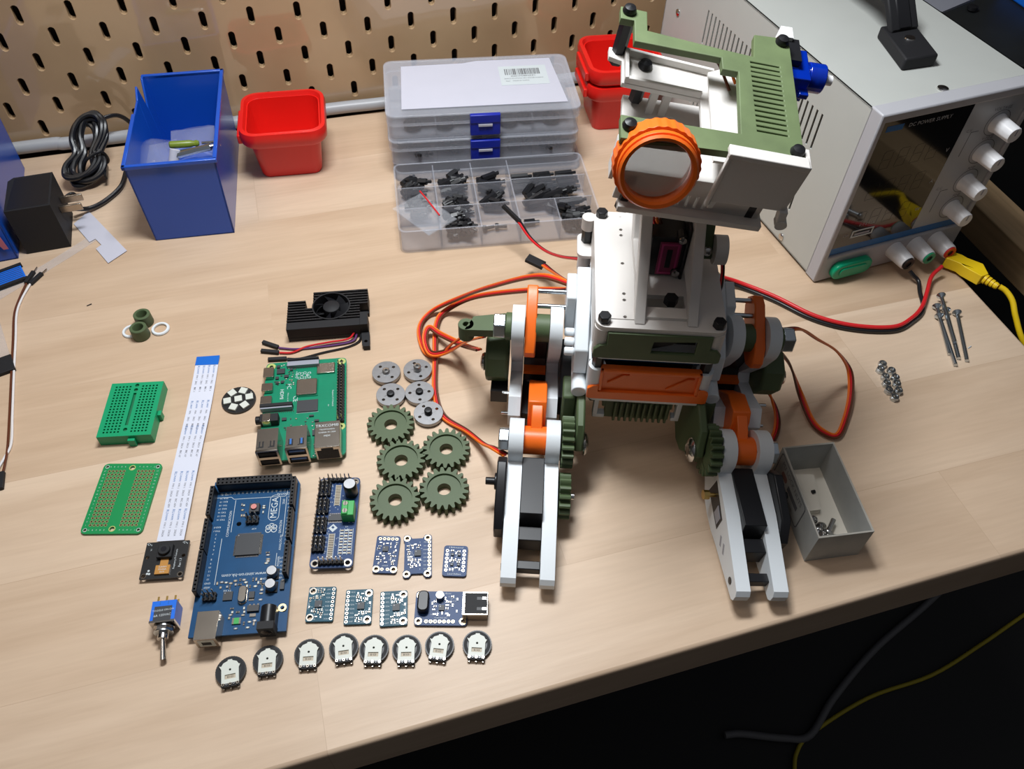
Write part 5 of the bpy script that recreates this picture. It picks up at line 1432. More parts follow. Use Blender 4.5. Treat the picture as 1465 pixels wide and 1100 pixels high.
    b.prism([(117, 74), (118, 69), (125, 65), (140, 70), (156, 86), (157, 92), (152, 98), (145, 97), (122, 82)], x0, x1, M_orange, ax='x'); b.build('hip_plate', L, bevel=0.8)
    for yy, zz in ((151, 94), (142, 90)):
        b = MB(); x0, x1 = X(-2.6, 16); b.cyl((x0, yy, zz), (x1, yy, zz), 1.5, M_zinc, 12); b.build('threaded_rod', L)
    b = MB(); x0, x1 = X(-29, -21.5); b.cyl((x0, *H), (x1, *H), 8.4, M_zinc, 6, a0=PI / 6); b.cyl((X(-21.5, -20)[0], *H), (X(-21.5, -20)[1], *H), 5, M_black, 16); b.build('hip_bolt', L, bevel=0.8)
    b = MB(); x0, x1 = X(-21.5, -17.8); b.cyl((x0, *H), (x1, *H), 8.6, M_green, 26); b.build('hip_flange', L, bevel=0.5)
    # outboard gear box and its arm
    b = MB(); x0, x1 = X(-34, -19)
    b.prism([(128, 32), (122, 44), (126, 56), (140, 62), (154, 52), (152, 34)], x0, x1, M_green, ax='x'); b.build('outboard_gearbox', L, bevel=2.0, seg=3)
    if s == 1:
        b = MB(); b.prism([(-47, 127), (-42, 139), (-19, 144), (-19, 128)], 75, 81, M_green); b.ring(5.0, 2.0, 70, 81, M_green, -46, 132, 18); b.build('outboard_arm', L, bevel=1.0)
        b = MB(); b.cyl((-24, 127, 30), (-19, 127, 30), 3, M_brass, 8); b.build('brass_insert', L)
        b = MB(); b.box(-30, -19, 119, 130, 22, 33, M_black); b.build('connector_block', L)
    b = MB(); b.lathe([(5.6, 0), (6.0, 1), (5.2, 2.4), (2.6, 3.2)], M_steel, c=(-34 * s, 132, 47), d=(-s, 0, 0), n=20); b.build('gearbox_screw', L)
    return L
leg(-1, 0.0)
leg(1, 0.1)

# ---- torso
T0, T1, TY0, TY1 = -36.2, 36.2, 96.5, 197
def plate(z0, z1, m, nm, grow=0.0, bev=0.4, holes=()):
    b = MB(); b.prism(rrect(T1 - T0 + 2 * grow, TY1 - TY0 + 2 * grow, 6, 5, 0, (TY0 + TY1) / 2), z0, z1, m, list(holes)); return b.build(nm, robot, bevel=bev)
hl = [circ(1.1, 10, -20, y) for y in (192.6, 179.3, 174, 148.6, 123, 117.9, 104.6)]
tp_ = plate(118.2, 121.4, M_cream, 'top_plate', holes=hl + [[(-10, 124), (14, 124), (14, 112), (-8, 112)]])
b = MB(); b.prism([(-34, 103), (-14.5, 103), (-13.5, 150), (-16, 192), (-34, 192)], 121.4, 122.0, M_cream, hl[0:1] + hl[1:]); b.build('side_shelf', robot)
plate(95.2, 97.2, M_white, 'middle_plate')
plate(57, 60, M_white, 'bottom_plate')
zc = (TY0 + TY1) / 2
corners = [(-31.5, 101.5), (31.5, 101.5), (-31.5, 192), (31.5, 192)]
for x, y in corners:
    b = MB(); b.cyl((x, y, 97.2), (x, y, 118.2), 4.9, M_cream, 20); b.build('corner_post', robot)
    b = MB(); b.cyl((x, y, 85), (x, y, 95.2), 3.4, M_black, 6); b.build('standoff', robot)
    b = MB(); b.cyl((x, y, 60), (x, y, 85), 5.1, M_white, 20); b.build('corner_post', robot)
    b = MB(); b.cyl((x, y, 121.4), (x, y, 126), 3.7, M_black, 6); b.build('hex_nut', robot, bevel=0.5)
    b = MB(); b.cyl((x, y, 54), (x, y, 57), 3.2, M_black, 6); b.build('hex_nut', robot)
# green front panel with its slot, orange front panel with chevron recess
fr = rrect(60, 21, 2, 3, -0.5, 107.7)
b = MB(); b.prism([(-35.8, 98.2), (-34, 97.3), (34, 97.3), (35.8, 98.2), (35.8, 104), (33, 107.5), (29, 108), (29, 118), (-29, 118), (-29, 108), (-33, 107.5), (-35.8, 104)], 95.2, 97.6, M_green, [[(-3.5, 103.5), (21, 103.5), (21, 114), (-3, 112.5)]], ax='y')
gp = b.build('front_panel', robot, bevel=0.5)
b = MB(); b.prism([(-3.4, 104), (-2, 111.5), (11, 113), (9.5, 109.5), (8, 108)], 98.3, 98.9, M_blackm, ax='y'); b.box(-4.5, 22, 103, 112, 104, 115, M_blackm) ; b.build('panel_emblem', gp)
b = MB(); b.prism([(-29.5, 62), (29.5, 62), (29.5, 86), (-29.5, 86)], 97.5, 101, M_orange, ax='y')
b.prism([(-36, 61.2), (-34.5, 60.2), (34.5, 60.2), (36, 61.2), (36, 69), (33, 72), (29.5, 72.5), (29.5, 67), (-29.5, 67), (-29.5, 72.5), (-33, 72), (-36, 69)], 95.4, 98, M_orange, ax='y')
def band(l, y0=95.4): b.prism(l, y0, 97.8, M_orange, ax='y')
band([(-29.5, 84.2), (29.5, 84.2), (29.5, 86), (-29.5, 86)]); band([(-29.5, 68), (-27.6, 68), (-27.6, 86), (-29.5, 86)]); band([(27.6, 68), (29.5, 68), (29.5, 86), (27.6, 86)])
band([(-25, 74), (-16, 82), (-12, 82), (-21, 74)], 96.4); band([(10, 70.5), (22, 81), (26, 81), (14, 70.5)], 96.4)
b.build('orange_front_panel', robot, bevel=0.4)
b = MB()
for x0, x1 in ((-36.2, -34.6), (34.6, 36.2)): b.box(x0, x1, 106, 188, 60, 84, M_white); b.box(x0, x1, 106, 188, 99, 118.2, M_cream)
b.box(-27, 27, 195.4, 197, 60, 84, M_white)
b.build('side_wall', robot, bevel=0.3)
b = MB(); b.box(-28, 28, 104, 190, 86, 88, M_pcbblue)
for k in range(6): b.box(-22 + 8 * k, -17 + 8 * k, 106, 112, 88, 93, M_black if k % 2 else M_tin)
b.box(-26, 26, 110, 186, 62, 84, M_black)
b.build('inner_circuit_boards', robot)
# under the front: green grille on a white bracket
b = MB(); b.box(-24, 20, 106, 122, 40, 56.5, M_green)
for k in range(10): b.box(-17 + 3.6 * k, -15.4 + 3.6 * k, 101, 106.5, 32, 50, M_green)
b.box(-22, 19, 105.6, 110, 30, 50, M_green)
b.build('underside_grille', robot, bevel=0.4)
b = MB(); b.box(-30, 24, 104, 110, 52, 57, M_white); b.box(-30, -27, 101, 106, 36, 56, M_white); b.box(21.5, 24.5, 101, 106, 36, 56, M_white); b.box(-30, -22.5, 101, 106, 35, 38, M_white); b.box(19.5, 24.5, 101, 106, 35, 38, M_white)
b.build('grille_bracket', robot, bevel=0.4)
# hip brackets at both flanks
for s in (-1, 1):
    def Xs(a, c): return (a, c) if s < 0 else (-c, -a)
    b = MB(); b.prism([(136, 76), (140, 100), (158, 104), (162, 84), (156, 76)], *Xs(-51, -45), M_white, ax='x'); b.prism([(110, 66), (112, 84), (126, 92), (140, 100), (162, 106), (168, 84), (160, 62), (118, 58)], *Xs(-45, -36.5), M_white, ax='x')
    if s < 0:
        for y, z in ((118, 78), (125, 79), (132, 80)): b.cyl((-51, y - 4, z + 3), (-45, y - 4, z + 3), 2.6, M_white, 14)
    b.build('hip_bracket', robot, bevel=0.8)
    b = MB(); b.cyl((s * 40.5, 100, 60), (s * 40.5, 130, 60), 4.6, M_white, 20); b.build('side_barrel', robot, bevel=0.5)
# flank post stack at the back left, seen from above
b = MB(); b.cyl((-39, 192, 112), (-39, 192, 120.5), 4.4, M_cream, 18); b.build('flank_post', robot)
b = MB(); b.prism(rrect(12, 22, 4, 4, -39, 188), 99.5, 101.5, M_cream); b.cyl((-39, 192, 78), (-39, 192, 92), 4.6, M_white, 18); b.build('flank_flange', robot)
for z0, z1 in ((101.5, 112), (92, 99.5)): b = MB(); b.cyl((-39, 192, z0), (-39, 192, z1), 3.6, M_black, 6); b.build('flank_standoff', robot)

# ---- neck: two leaning side plates, servo with magenta label, green strut
for xa, xb in ((-15, -9), (14, 20)):
    b = MB(); b.prism([(99.5, 121.6), (111, 121.6), (118, 128), (165, 128), (190, 150), (190, 196), (168, 196), (150, 176)], xa, xb, M_cream, [[(122, 133), (158, 133), (168, 146), (168, 172), (156, 168)]] if xa < 0 else (), ax='x')
    b.build('neck_plate', robot, bevel=0.6)
b = MB(); b.box(-9, 14, 150, 158, 128, 136, M_cream); b.build('neck_crosspiece', robot)
b = MB(); b.box(-9, 14, 104, 112, 121.5, 123.5, M_cream); b.build('neck_crosspiece', robot)
b = MB(); b.box(-7.5, 12.5, 140, 165, 122, 150, M_black); b.box(12, 13.9, 138, 168, 118.5, 158, M_black); b.box(-7, 5, 158, 168, 165, 182, M_black); nv = b.build('neck_servo', robot, bevel=0.8)
b = MB(); b.prism([(-2, 123.5), (10, 123.5), (10, 147), (-2, 147)], 139.3, 139.9, M_magenta, ax='y'); b.build('servo_label', nv)
b = MB(); b.prism([(-1, 124.5), (9, 124.5), (9, 146), (-1, 146)], 138.9, 139.4, mat('pink_ink', (0.42, 0.04, 0.16), 0.5), [[(0, 125.5), (8, 125.5), (8, 145), (0, 145)]], ax='y')
b.box(2.5, 5.5, 138.9, 139.3, 129, 142, M_black); b.build('label_print', nv)
b = MB()
for z in (150, 126): b.lathe([(2.4, 0), (2.2, 1.2), (0.8, 1.8)], M_steel, c=(9.5, 138.6, z), d=(0, -1, 0), n=14); b.cyl((9.5, 138.6, z), (9.5, 145, z), 2.9, M_black, 14)
b.build('servo_screw', nv)
b = MB(); b.cyl((6, 118, 121.5), (6, 118, 126), 4, M_black, 6); b.build('hex_nut', robot)
b = MB(); b.prism([(142, 134), (150, 146), (162, 176), (174, 176), (160, 138)], 22, 29, M_green, ax='x'); b.build('neck_strut', robot, bevel=0.6)
b = MB(); b.cyl((29, 144, 140), (36, 144, 140), 8.5, M_cream, 24); b.build('neck_pivot', robot)
b = MB(); b.lathe([(2.8, 0), (2.4, 1.4), (1, 2)], M_steel, c=(25, 141, 141), d=(0, -1, 0.3), n=14); b.build('pivot_screw', robot)
for k, (mt, dx) in enumerate(((M_redw, 0), (M_orw, 2.0), (M_brw, 4))):
    b = MB(); b.tube([(-6 + dx, 150, 152), (-8 + dx, 146, 160), (-3 + dx, 148, 168), (3 + dx, 152, 172)], 0.9, mt, n=6); b.build('neck_wire', robot)
for k, mt in enumerate((M_redw, M_blw)):
    b = MB(); b.tube([(34 + k, 150, 137), (37 + k, 145, 126), (38.5 + k, 143, 112), (39 + k, 150, 96)], 0.8, mt, n=6); b.build('flank_wire', robot)

# ---- head (own node: u right, v back, w up)
head = node('head', robot, (-32.5, 110, 235), (0.2, 0.12, 0.01))
G = [(-4, -5.5), (82, -3), (82, 80), (64, 79), (62.5, 62.5), (48, 64), (9, 69), (9, 83), (-4.5, 84), (-4.5, 75), (2.5, 75), (2.5, 60), (46, 58), (46, 50), (54, 50), (52.5, 8.5), (-4, 9)]
vt = [[(60.5, 11.5 + 3.3 * k), (75.5, 11.0 + 3.3 * k), (75.5, 12.1 + 3.3 * k), (60.5, 12.6 + 3.3 * k)] for k in range(15)]
b = MB(); b.prism(G, -4, 0, M_lgreen, vt); b.build('head_top_plate', head, bevel=0.4)
b = MB()
b.prism([(2, -2), (80, -2), (80, 79), (62, 79), (52, 76), (8, 82), (-5, 82), (-5, 75), (2, 73), (2, 57), (43, 54), (43, 30), (3, 24)], -26, -23, M_cream)
b.prism([(3, 57), (5, 57), (5, 79), (3, 79)], -23, -19, M_cream); b.prism([(3, 57), (43, 54), (43, 56), (3, 59)], -23, -19.5, M_cream); b.prism([(5, 77), (50, 71.5), (50, 73.5), (5, 79)], -23, -19, M_cream)
b.build('upper_tray', head, bevel=0.4)
b = MB(); b.prism([(3, -45), (78, -45), (78, -26), (3, -26)], 0, 2, M_cream, [[(26 + 4.4 * k, -44), (27.6 + 4.4 * k, -44), (27.6 + 4.4 * k, -36), (26 + 4.4 * k, -36)] for k in range(6)], ax='y'); b.box(-3.5, -1.5, -6, 4, -26, -7, M_cream); b.box(76, 78, 2, 76, -45, -26, M_cream); b.build('head_wall', head, bevel=0.3)
b = MB(); b.prism([(44.5, 4), (79, 4), (79, 76), (66, 76), (44.5, 64)], -16, -14.5, M_cream); b.build('inner_plate', head)
sl_ = [[(22 + 4.2 * k, 3), (23.3 + 4.2 * k, 3), (23.3 + 4.2 * k, 11), (22 + 4.2 * k, 11)] for k in range(7)]
b = MB(); b.prism([(6, -5), (80, -5), (78, 74), (8, 74)], -49, -45, M_cream, sl_ + [circ(4, 18, 34, 58)]); b.build('head_floor', head, bevel=0.4)
b = MB()
for x in (20, 27): b = MB(); b.box(x, x + 4, 62, 65, -45, -26, M_cream); b.build('inner_rib', head)
for u, v in ((-0.3, 80.5), (78, 76), (0, 2), (78.5, 1.5)):
    b = MB(); b.lathe([(3.3, 0), (3.6, 1.0), (2.8, 3.0), (0.01, 3.8)], M_black, c=(u, v, 0), n=20); b.build('dome_screw', head)
b = MB(); b.lathe([(3.5, 0), (3.9, 1.0), (3.0, 3.2), (0.01, 4.2)], M_black, c=(14, 71, -23), n=20); b.build('dome_screw', head)
for u, v, w0, w1 in ((0.2, 80, -23, -4), (14, 68, -42, -26), (73, 3, -45, -26), (9, 2, -45, -26), (77, 76, -45, -4.1)):
    b = MB(); b.cyl((u, v, w0), (u, v, w1), 3.7, M_black, 6); b.build('standoff', head)
for u, v in ((73, 3), (10, 2)):
    b = MB(); b.cyl((u, v, -53), (u, v, -49), 4.0, M_black, 6); b.build('hex_nut', head)
b = MB(); b.cyl((0.2, 80, -30), (0.2, 80, -26), 3.8, M_black, 6); b.build('hex_nut', head)
# right hand flap: a shallow white tray hanging in front
b = MB(); b.prism([(45, 2), (83, 0), (83.5, -29), (47.5, -29)], -8, -6, M_cream, ax='y')
b.prism([(47.4, -28.5), (50.6, -28.5), (50.2, -34), (47.2, -34)], -8, -6, M_cream, ax='y')
b.prism([(45, 1), (83, -1), (83, 2.4), (45, 3.8)], -9.5, -3, M_cream, ax='y'); b.box(82, 84.5, -8, 4, -30, 1, M_cream); b.box(45.3, 47, -9, -6, -32, 1, M_cream)
b.prism([(81.6, -28), (86, -28), (87.5, -39), (84, -40)], -9.5, -4, M_cream, ax='y')
b.build('hanging_flap', head, bevel=0.5)
b = MB(); b.cyl((84, 0, -6), (86.5, 0, -6), 2, M_cream, 12); b.build('flap_pin', head)
b = MB(); b.cyl((86, -5, -37), (86, -10, -37), 3.0, M_cream, 14); b.build('flap_pin', head)
b = MB(); b.tube([(40, 62, -1), (50, 57, -3), (56, 52, -9)], 0.8, M_orw, n=6); b.tube([(38, 63, -2), (46, 60, -5), (54, 50, -12)], 0.8, M_brw, n=6); b.build('head_wire', head)
# orange knurled eye ring and its lens
ring = node('eye_ring', head, (15.5, -6.5, -11.5), (-0.36, 0, 0))
def knurl(ro, n=30):
    p = []
    for k in range(n * 4):
        p.append(((ro + (0.35 if (k // 2) % 2 else 0)) * math.cos(2 * PI * k / (n * 4)), (ro + (0.35 if (k // 2) % 2 else 0)) * math.sin(2 * PI * k / (n * 4))))
    return p
b = MB(); b.prism(knurl(19.8), -5, 4.5, M_orange, [circ(16.6, 48)], ax='y'); b.prism(circ(18.6, 48), -8, -5, M_orange, [circ(15.2, 48)], ax='y'); b.build('knurled_ring', ring, bevel=0.7, seg=2)
b = MB(); n = 40; prof = [(17.6, -8), (18.2, -9.4), (17.2, -10.6), (15.6, -10.2), (15.0, -8.6)]; vs = []; fs = []
for r, y in prof: vs += [(r * math.cos(2 * PI * k / n), y, r * math.sin(2 * PI * k / n)) for k in range(n)]
for j in range(4):
    for k in range(n): fs.append((j * n + k, j * n + (k + 1) % n, (j + 1) * n + (k + 1) % n, (j + 1) * n + k))
fs.append([4 * n + k for k in range(n)]); fs.append([k for k in range(n)])
b.add(vs, fs[:-2], M_orange); b.build('front_lip', ring)
M_eye = mat('pale_clear_lens', (0.62, 0.60, 0.52), 0.12, alpha=0.55, spec=0.8)
b = MB(); b.prism(circ(15.6, 40), -2, 1, M_eye, ax='y'); b.build('lens', ring)
# translucent blue micro servo on the right of the head
b = MB(); b.box(82.5, 96, 62, 84, -22, -8, M_tblue); b.box(92, 97, 58, 92, -17, -14, M_tblue); b.cyl((97, 73, -15), (106, 73, -15), 7.4, M_tblue, 24); b.cyl((96, 73, -15), (101, 73, -15), 6.0, M_tblue, 24); b.build('head_servo', head, bevel=0.5)
b = MB(); b.cyl((106, 73, -15), (111, 73, -15), 2.6, M_knob, 14); b.box(80, 84, 60, 68, -16, -6, M_knob); b.box(80, 86, 84, 92, -10, -2, M_knob); b.build('servo_spline', head)
b = MB(); b.box(82.2, 90, 70, 86, -8, -4, M_black); b.build('servo_clip', head)

# ---- servo cables: three-core flat ribbons
def ribbon3(parent, nm, pts, widths=None, cols=None, tr=True, r=0.85):
    pts = [rl(p) if tr else p for p in pts]
    P = smooth_path(pts, 8); N = len(P)
    cols = cols or (M_brw, M_redw, M_orw)
    root = None
    for c, m in enumerate(cols):
        off = (c - (len(cols) - 1) / 2) * r * 1.75; Q = []
        for i, p in enumerate(P):
            t = (P[min(i + 1, N - 1)] - P[max(i - 1, 0)]).normalized()
            a = Vector((t.y, -t.x, 0)); a = a.normalized() if a.length > 0.2 else Vector((1, 0, 0))
            w = 0.55 * math.sin(i * 0.11)
            a = a * math.cos(w) + Vector((0, 0, 1)) * math.sin(w)
            q = p + a * off
            if q.z < r + 0.15: q.z = r + 0.15
            Q.append(q)
        b = MB(); b.tube(Q, r, m, n=6, smooth=False)
        o = b.build(nm if root is None else 'cable_core', parent if root is None else root)
        if root is None: root = o
    return root
ribbon3(robot, 'servo_cable', [(367, -388, 95), (351, -365, 86), (329, -330, 50), (312, -305, 20), (291, -298, 4), (279, -311, 2.6), (278, -334, 2.6), (286, -343, 4), (297, -348, 20), (307, -364, 45), (310, -386, 74)])
ribbon3(robot, 'servo_cable', [(366, -386, 90), (350, -350, 60), (323, -309, 22), (303, -300, 5), (292, -311, 3), (283, -347, 2.2), (277, -375, 1.8), (278, -396, 1.8), (290, -413, 3), (297, -431, 10), (300, -444, 22), (305, -456, 29)])
ribbon3(robot, 'servo_cable', [(305, -390, 55), (303, -352, 20), (292, -327, 8), (285, -318, 8), (280, -327, 7), (281, -342, 7), (292, -348, 12), (303, -363, 35), (309, -386, 62)])
ribbon3(robot, 'servo_cable', [(487, -444, 80), (505, -438, 70), (525, -435, 52), (547, -434, 33), (560, -440, 16), (556, -454, 8), (545, -469, 4), (532, -481, 3), (524, -477, 3), (520, -466, 4), (520, -446, 10), (508, -439, 35), (488, -443, 62)])
ribbon3(robot, 'servo_cable', [(478, -446, 46), (488, -446, 28), (497, -448, 12), (499, -456, 4), (493, -467, 2.4), (482, -478, 2)])
pc = ribbon3(robot, 'plug_cable', [(384, -283, 17), (386, -300, 24), (384, -334, 46), (381, -358, 66)])
b = MB(); b.M = Matrix.Translation(rl((379, -277, 16))) @ Matrix.Rotation(-0.75 - RY, 4, 'Z') @ Matrix.Rotation(0.15, 4, 'Y'); b.box(-7.5, 7.5, -3.8, 3.8, -1.4, 1.6, M_blackm); b.build('plug', pc, bevel=0.3)
pc = ribbon3(robot, 'lead_pair', [(374.2, -246.9, 33), (379.3, -261.2, 27), (385.4, -278.7, 28), (385.8, -312, 50), (385.8, -350, 80)], cols=(M_blw, M_redw), r=1.0)
b = MB(); a_, c_ = Vector(rl((364.6, -232.7, 40))), Vector(rl((374.4, -247.2, 33))); b.cyl(a_, c_, 2.0, M_blackm, 4); b.build('plug', pc)

# ------------------------------------------------------------------ power leads from the supply, yellow plug
t = thing('power_lead', 'red and black twin lead running from the power supply to the robot', 'cable', (572, -377, 0))
def wl(p): return (p[0] - 572, p[1] + 377, p[2])
def pairs(pts, dx, m, nm, zo=0.0):
    P = smooth_path([wl(p) for p in pts], 8); Q = []
    for i, p in enumerate(P):
        d = (P[min(i + 1, len(P) - 1)] - P[max(i - 1, 0)]).normalized(); a = Vector((d.y, -d.x, 0))
        q = p + (a.normalized() if a.length > 0.1 else Vector((1, 0, 0))) * dx; q.z = max(q.z + zo, 1.7); Q.append(q)
    b = MB(); b.tube(Q, 1.6, m, n=10, smooth=False); return b.build(nm, t)
main = [(497, -340, 60), (505, -338, 30), (515, -335, 8), (531, -327, 2), (552, -350, 2), (572, -377, 2), (596, -394, 2), (625, -403, 2), (645, -398, 2), (660, -390, 2), (669, -379, 2)]
main = [(486, -338, 50), (499, -332, 30), (514, -327, 12), (531, -329, 3), (552, -350, 2), (572, -377, 2), (596, -394, 2), (625, -403, 2), (645, -398, 2), (660, -389, 2)]
pairs(main + [(673, -376, 2.5), (684, -364, 5), (695, -359, 9)], -0.8, M_redw, 'red_core', 2.6)
pairs(main + [(668, -372, 3), (672, -363, 5), (669, -359, 8), (667, -356, 10)], 0.8, M_blw, 'black_core')
b = MB(); a_ = Vector(wl((499, -332, 30))); c_ = Vector(wl((512, -328, 14))); b.cyl(a_, c_, 3.6, M_black, 10); b.build('wrapped_joint', t)
yp = thing('banana_plug', 'yellow angled plug pushed into the rightmost binding post', 'plug', (709, -350, 8), -0.48)
b = MB(); b.M = Matrix.Rotation(-0.35, 4, 'Z')
b.cyl((-10, 4, 3), (0, 0, 0), 2.4, M_steel, 12)
b.prism([(-3, -5), (8, -5.5), (12, -8), (26, -12), (30, -6), (24, 4), (12, 4.5), (8, 6), (-3, 5.5)], -5, 4.5, M_yellow)
b.build('plug_body', yp, bevel=1.6, seg=3)
b = MB(); b.M = Matrix.Rotation(-0.35, 4, 'Z')
for k in range(5): b.cyl((26 + 2.8 * k, -6 - 1.0 * k, -0.3), (28 + 2.8 * k, -6.7 - 1.0 * k, -0.4), 4.4 - 0.4 * k, M_yellow, 14)
b.cyl((24, -5, -0.3), (40, -11, -0.4), 2.4, M_yellow, 12)
b.build('strain_relief', yp)
t = thing('yellow_wire', 'yellow wire trailing from the yellow plug over the right edge of the bench', 'wire', (735, -380, 0))
b = MB(); b.tube([(-5.5, -7, 7.5), (-2, -12, 6), (0, -20, 2), (0, -30, -6), (4, -45.5, -20), (24, -60, -40), (70, -70, -80), (120, -60, -160)], 2.2, M_yellow, n=10); b.build('insulation', t)

# ------------------------------------------------------------------ long screws, nuts, card box with screws
def long_screw(label, p0, p1, z0, z1, first=None):
    p0 = Vector((p0[0], p0[1], z0)); p1 = Vector((p1[0], p1[1], z1))
    d = p1 - p0
    if first is None:
        t = thing('long_screw', label, 'screw', p0, 0, group='long zinc screws lying together')
        b = MB(); b.lathe([(3.4, 0), (3.4, 0.5), (1.6, 2.6)], M_zinc, d=(1, 0, 0), n=20); b.prism(circ(1.4, 6), 0, 0.01, M_zinc); b.build('head', t)
        b = MB(); n = 50; prof = []
        for k in range(n): prof.append((1.55 if k % 2 else 1.3, 2.4 + 48 * k / n))
        b.lathe(prof, M_zinc, d=(1, 0, 0), n=10); b.build('threaded_shank', t)
    else:
        t = dup(first, p0, 0, label)
    t.location = p0 * MM
    t.rotation_euler = (0, -math.atan2(d.z, math.hypot(d.x, d.y)), math.atan2(d.y, d.x))
    return t
s0 = long_screw('long zinc screw lying on top, its head furthest back', (679.2, -383), (660.0, -429), 6.4, 5.2)
long_screw('long zinc screw at the left of the bundle', (667.2, -399.8), (649.3, -448.3), 3.4, 1.8, s0)
long_screw('long zinc screw with its head between the topmost and the rightmost heads', (676.3, -395.8), (655.5, -443), 3.4, 1.8, s0)
long_screw('long zinc screw at the right of the bundle', (683.0, -400.3), (660.0, -446.5), 3.4, 1.8, s0)
long_screw('long zinc screw hidden low under the topmost one', (671.8, -390.2), (651.8, -437), 3.4, 1.8, s0)
nl = [(597.9, -431.7, 'small zinc nut at the back tip of the nut cluster'), (593.4, -436.0, 'left nut of the second row in the nut cluster'), (600.6, -439.0, 'right nut of the second row in the nut cluster'),
      (593.0, -443.0, 'left nut of the third row in the nut cluster'), (599.6, -445.6, 'right nut of the third row in the nut cluster'), (590.4, -448.8, 'left nut of the fourth row in the nut cluster'),
      (597.2, -451.2, 'right nut of the fourth row in the nut cluster'), (588.4, -454.8, 'left nut of the fifth row in the nut cluster'), (594.8, -457.0, 'right nut of the fifth row in the nut cluster'), (588.8, -461.6, 'small zinc nut at the front tip of the nut cluster')]
b = MB(); hx = circ(3.1, 6); b.prism(hx, 0, 2.6, M_zinc, [circ(1.5, 12)]); b.ring(2.7, 1.5, 2.6, 3.6, M_zinc); nut = b.build('lock_nut', bevel=0.3)
for k, (x, y, l) in enumerate(nl):
    o = nut if k == 0 else nut.copy()
    if k: C.objects.link(o)
    place(o, (x, y, 0), 0.7 * k); tag(o, l, 'nut', 'cluster of small zinc nuts')

bx = thing('card_box', 'open grey card box with a printed label on its side, holding a few screws', 'box', (485.5, -533.5, 0), 0.0)
bx.rotation_euler = (0, 0, 0)
# corners measured at the rim; the base stands inside them
R4 = [(464.5, -558.5), (498.5, -563.0), (508.5, -499.5), (475.0, -494.8)]
cxy = (485.5, -533.5)
def bl(p): return (p[0] - cxy[0], p[1] - cxy[1])
R4 = [bl(p) for p in R4]; H = 28
inn = []
cen = (sum(p[0] for p in R4) / 4, sum(p[1] for p in R4) / 4)
for p in R4: inn.append((p[0] + (1.1 if p[0] < cen[0] else -1.1), p[1] + (1.1 if p[1] < cen[1] else -1.1)))
B4 = R4
b = MB(); b.prism(B4, 1, H, M_card, [inn]); b.build('box_wall', bx, bevel=0.15)
b = MB(); b.prism([(p[0] * 1.0, p[1]) for p in inn], 0, 1.4, M_cardw); b.build('box_floor', bx)
b = MB(); b.prism(R4, 0, 1.0, M_card); b.build('box_base', bx)
b = MB(); b.prism([(p[0], p[1]) for p in B4], H, H + 0.3, M_cardin, [inn]); b.build('cut_rim', bx)
# label on the left side wall
e0 = Vector((*R4[0], 0)); e1 = Vector((*R4[3], 0)); ex = (e1 - e0).normalized(); nrm = Vector((-ex.y, ex.x, 0))
Ml = Matrix(((ex.x, nrm.x, 0, e0.x), (ex.y, nrm.y, 0, e0.y), (0, 0, 1, 0), (0, 0, 0, 1)))
# x runs from the front to the back along the wall, so writing is turned to be read from outside
b = MB(); b.M = Ml
lab = rrect(42, 23, 2.5, 4, 41, 15.5); lab2 = rrect(40.6, 21.6, 2, 4, 41, 15.5)
b.prism(lab, 0.05, 0.15, M_greyink, [lab2], ax='y')
b.prism(rrect(8, 4.5, 2, 4, 50, 16), 0.05, 0.15, mat('faded_red_ink', (0.25, 0.12, 0.1), 0.7), ax='y'); b.prism([(27, 13), (43, 13), (43, 17), (27, 17)], 0.05, 0.15, M_greyink, ax='y')
vs, fs = text_geom('M3 LOCK NUTS'); b.add([(41 - a * 4.6, 0.12, 22 + c * 5) for a, c, _ in vs], fs, M_greyink)
vs, fs = text_geom('QTY 100   A2 STEEL'); b.add([(41 - a * 2.6, 0.12, 7.5 + c * 2.8) for a, c, _ in vs], fs, M_greyink)
b.build('printed_label', bx)
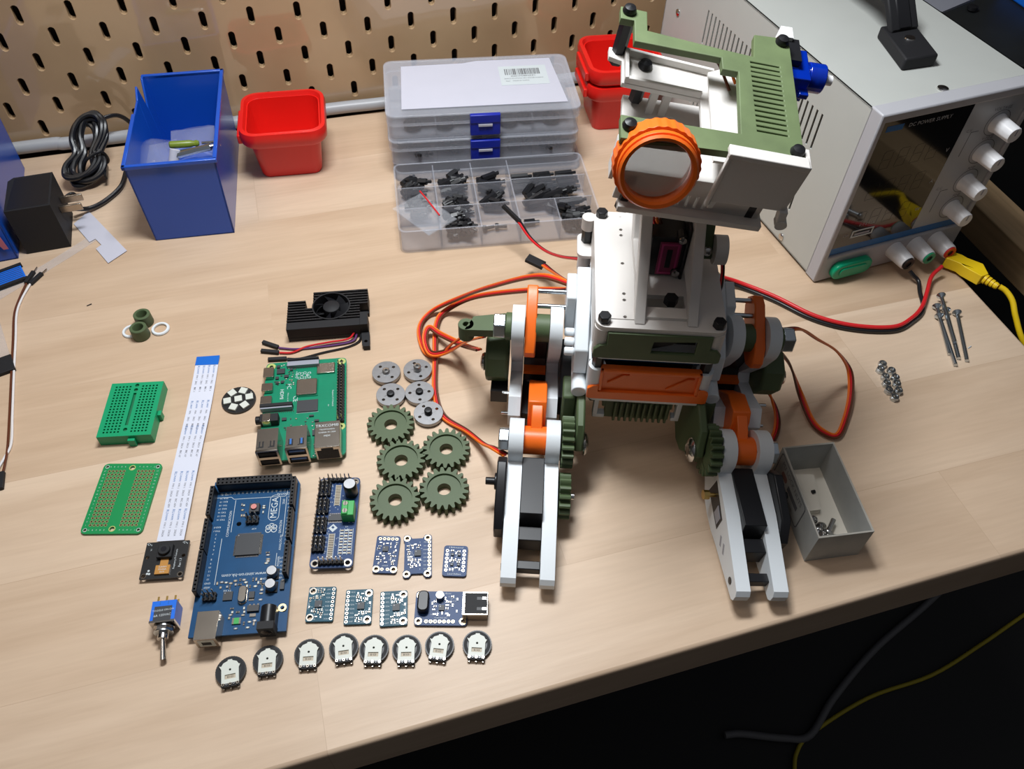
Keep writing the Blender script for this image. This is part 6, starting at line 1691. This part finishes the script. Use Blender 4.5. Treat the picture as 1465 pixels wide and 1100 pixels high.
# loose white card inside
b = MB(); b.prism([bl(p) for p in ((478, -530), (489, -531.5), (498, -507), (486.5, -503))], 1.6, 6, M_cardw); b.build('inner_flap', bx)
rnd = random.Random(8); first = None
sc_pos = [(477.5, -541, 4.5), (481.5, -543.5, 3.2), (484.5, -541.5, 3.2), (480.5, -547.5, 3.2), (486.0, -546.5, 4.8), (484.0, -550.5, 3.2), (488.0, -551.0, 3.2), (479.5, -537.5, 7)]
names = ['furthest left', 'behind the others near the flap edge', 'in the middle of the heap', 'at the left front of the heap', 'on top with its head to the right', 'at the front of the heap', 'at the front right of the heap', 'topmost with its head on the card flap']
for (x, y, z), nme in zip(sc_pos, names):
    a = rnd.uniform(-2.6, 2.6)
    if first is None:
        first = thing('machine_screw', '', 'screw', (0, 0, 0), 0, group='machine screws in the card box')
        b = MB(); b.lathe([(1.6, -2.6), (2.9, -1.8), (3.3, -0.6), (3.2, 0)], M_steel, d=(1, 0, 0), n=16); b.build('head', first)
        b = MB(); b.cyl((0, 0, 0), (10, 0, 0), 1.6, M_steel, 10); b.build('shank', first); t = first
    else: t = dup(first, (0, 0, 0), 0)
    t.location = Vector((x, y, z)) * MM; t.rotation_euler = (0, rnd.uniform(-0.2, 0.1), a); t['label'] = 'small steel machine screw in the card box, ' + nme
b = MB(); b.cyl(bl((489.5, -519)) + (7,), (bl((491.5, -519)) + (7,)), 1.2, M_blackm, 8); o = b.build('set_screw'); o.location = Vector((cxy[0], cxy[1], 0)) * MM; tag(o, 'tiny dark set screw on the white flap inside the card box', 'screw')

# ------------------------------------------------------------------ cables on the dark floor
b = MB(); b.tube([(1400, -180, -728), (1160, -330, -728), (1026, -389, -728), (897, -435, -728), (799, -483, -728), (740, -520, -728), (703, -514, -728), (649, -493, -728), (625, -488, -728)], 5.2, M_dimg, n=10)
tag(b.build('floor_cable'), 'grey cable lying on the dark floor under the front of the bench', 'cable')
M_ydark = M_dimy
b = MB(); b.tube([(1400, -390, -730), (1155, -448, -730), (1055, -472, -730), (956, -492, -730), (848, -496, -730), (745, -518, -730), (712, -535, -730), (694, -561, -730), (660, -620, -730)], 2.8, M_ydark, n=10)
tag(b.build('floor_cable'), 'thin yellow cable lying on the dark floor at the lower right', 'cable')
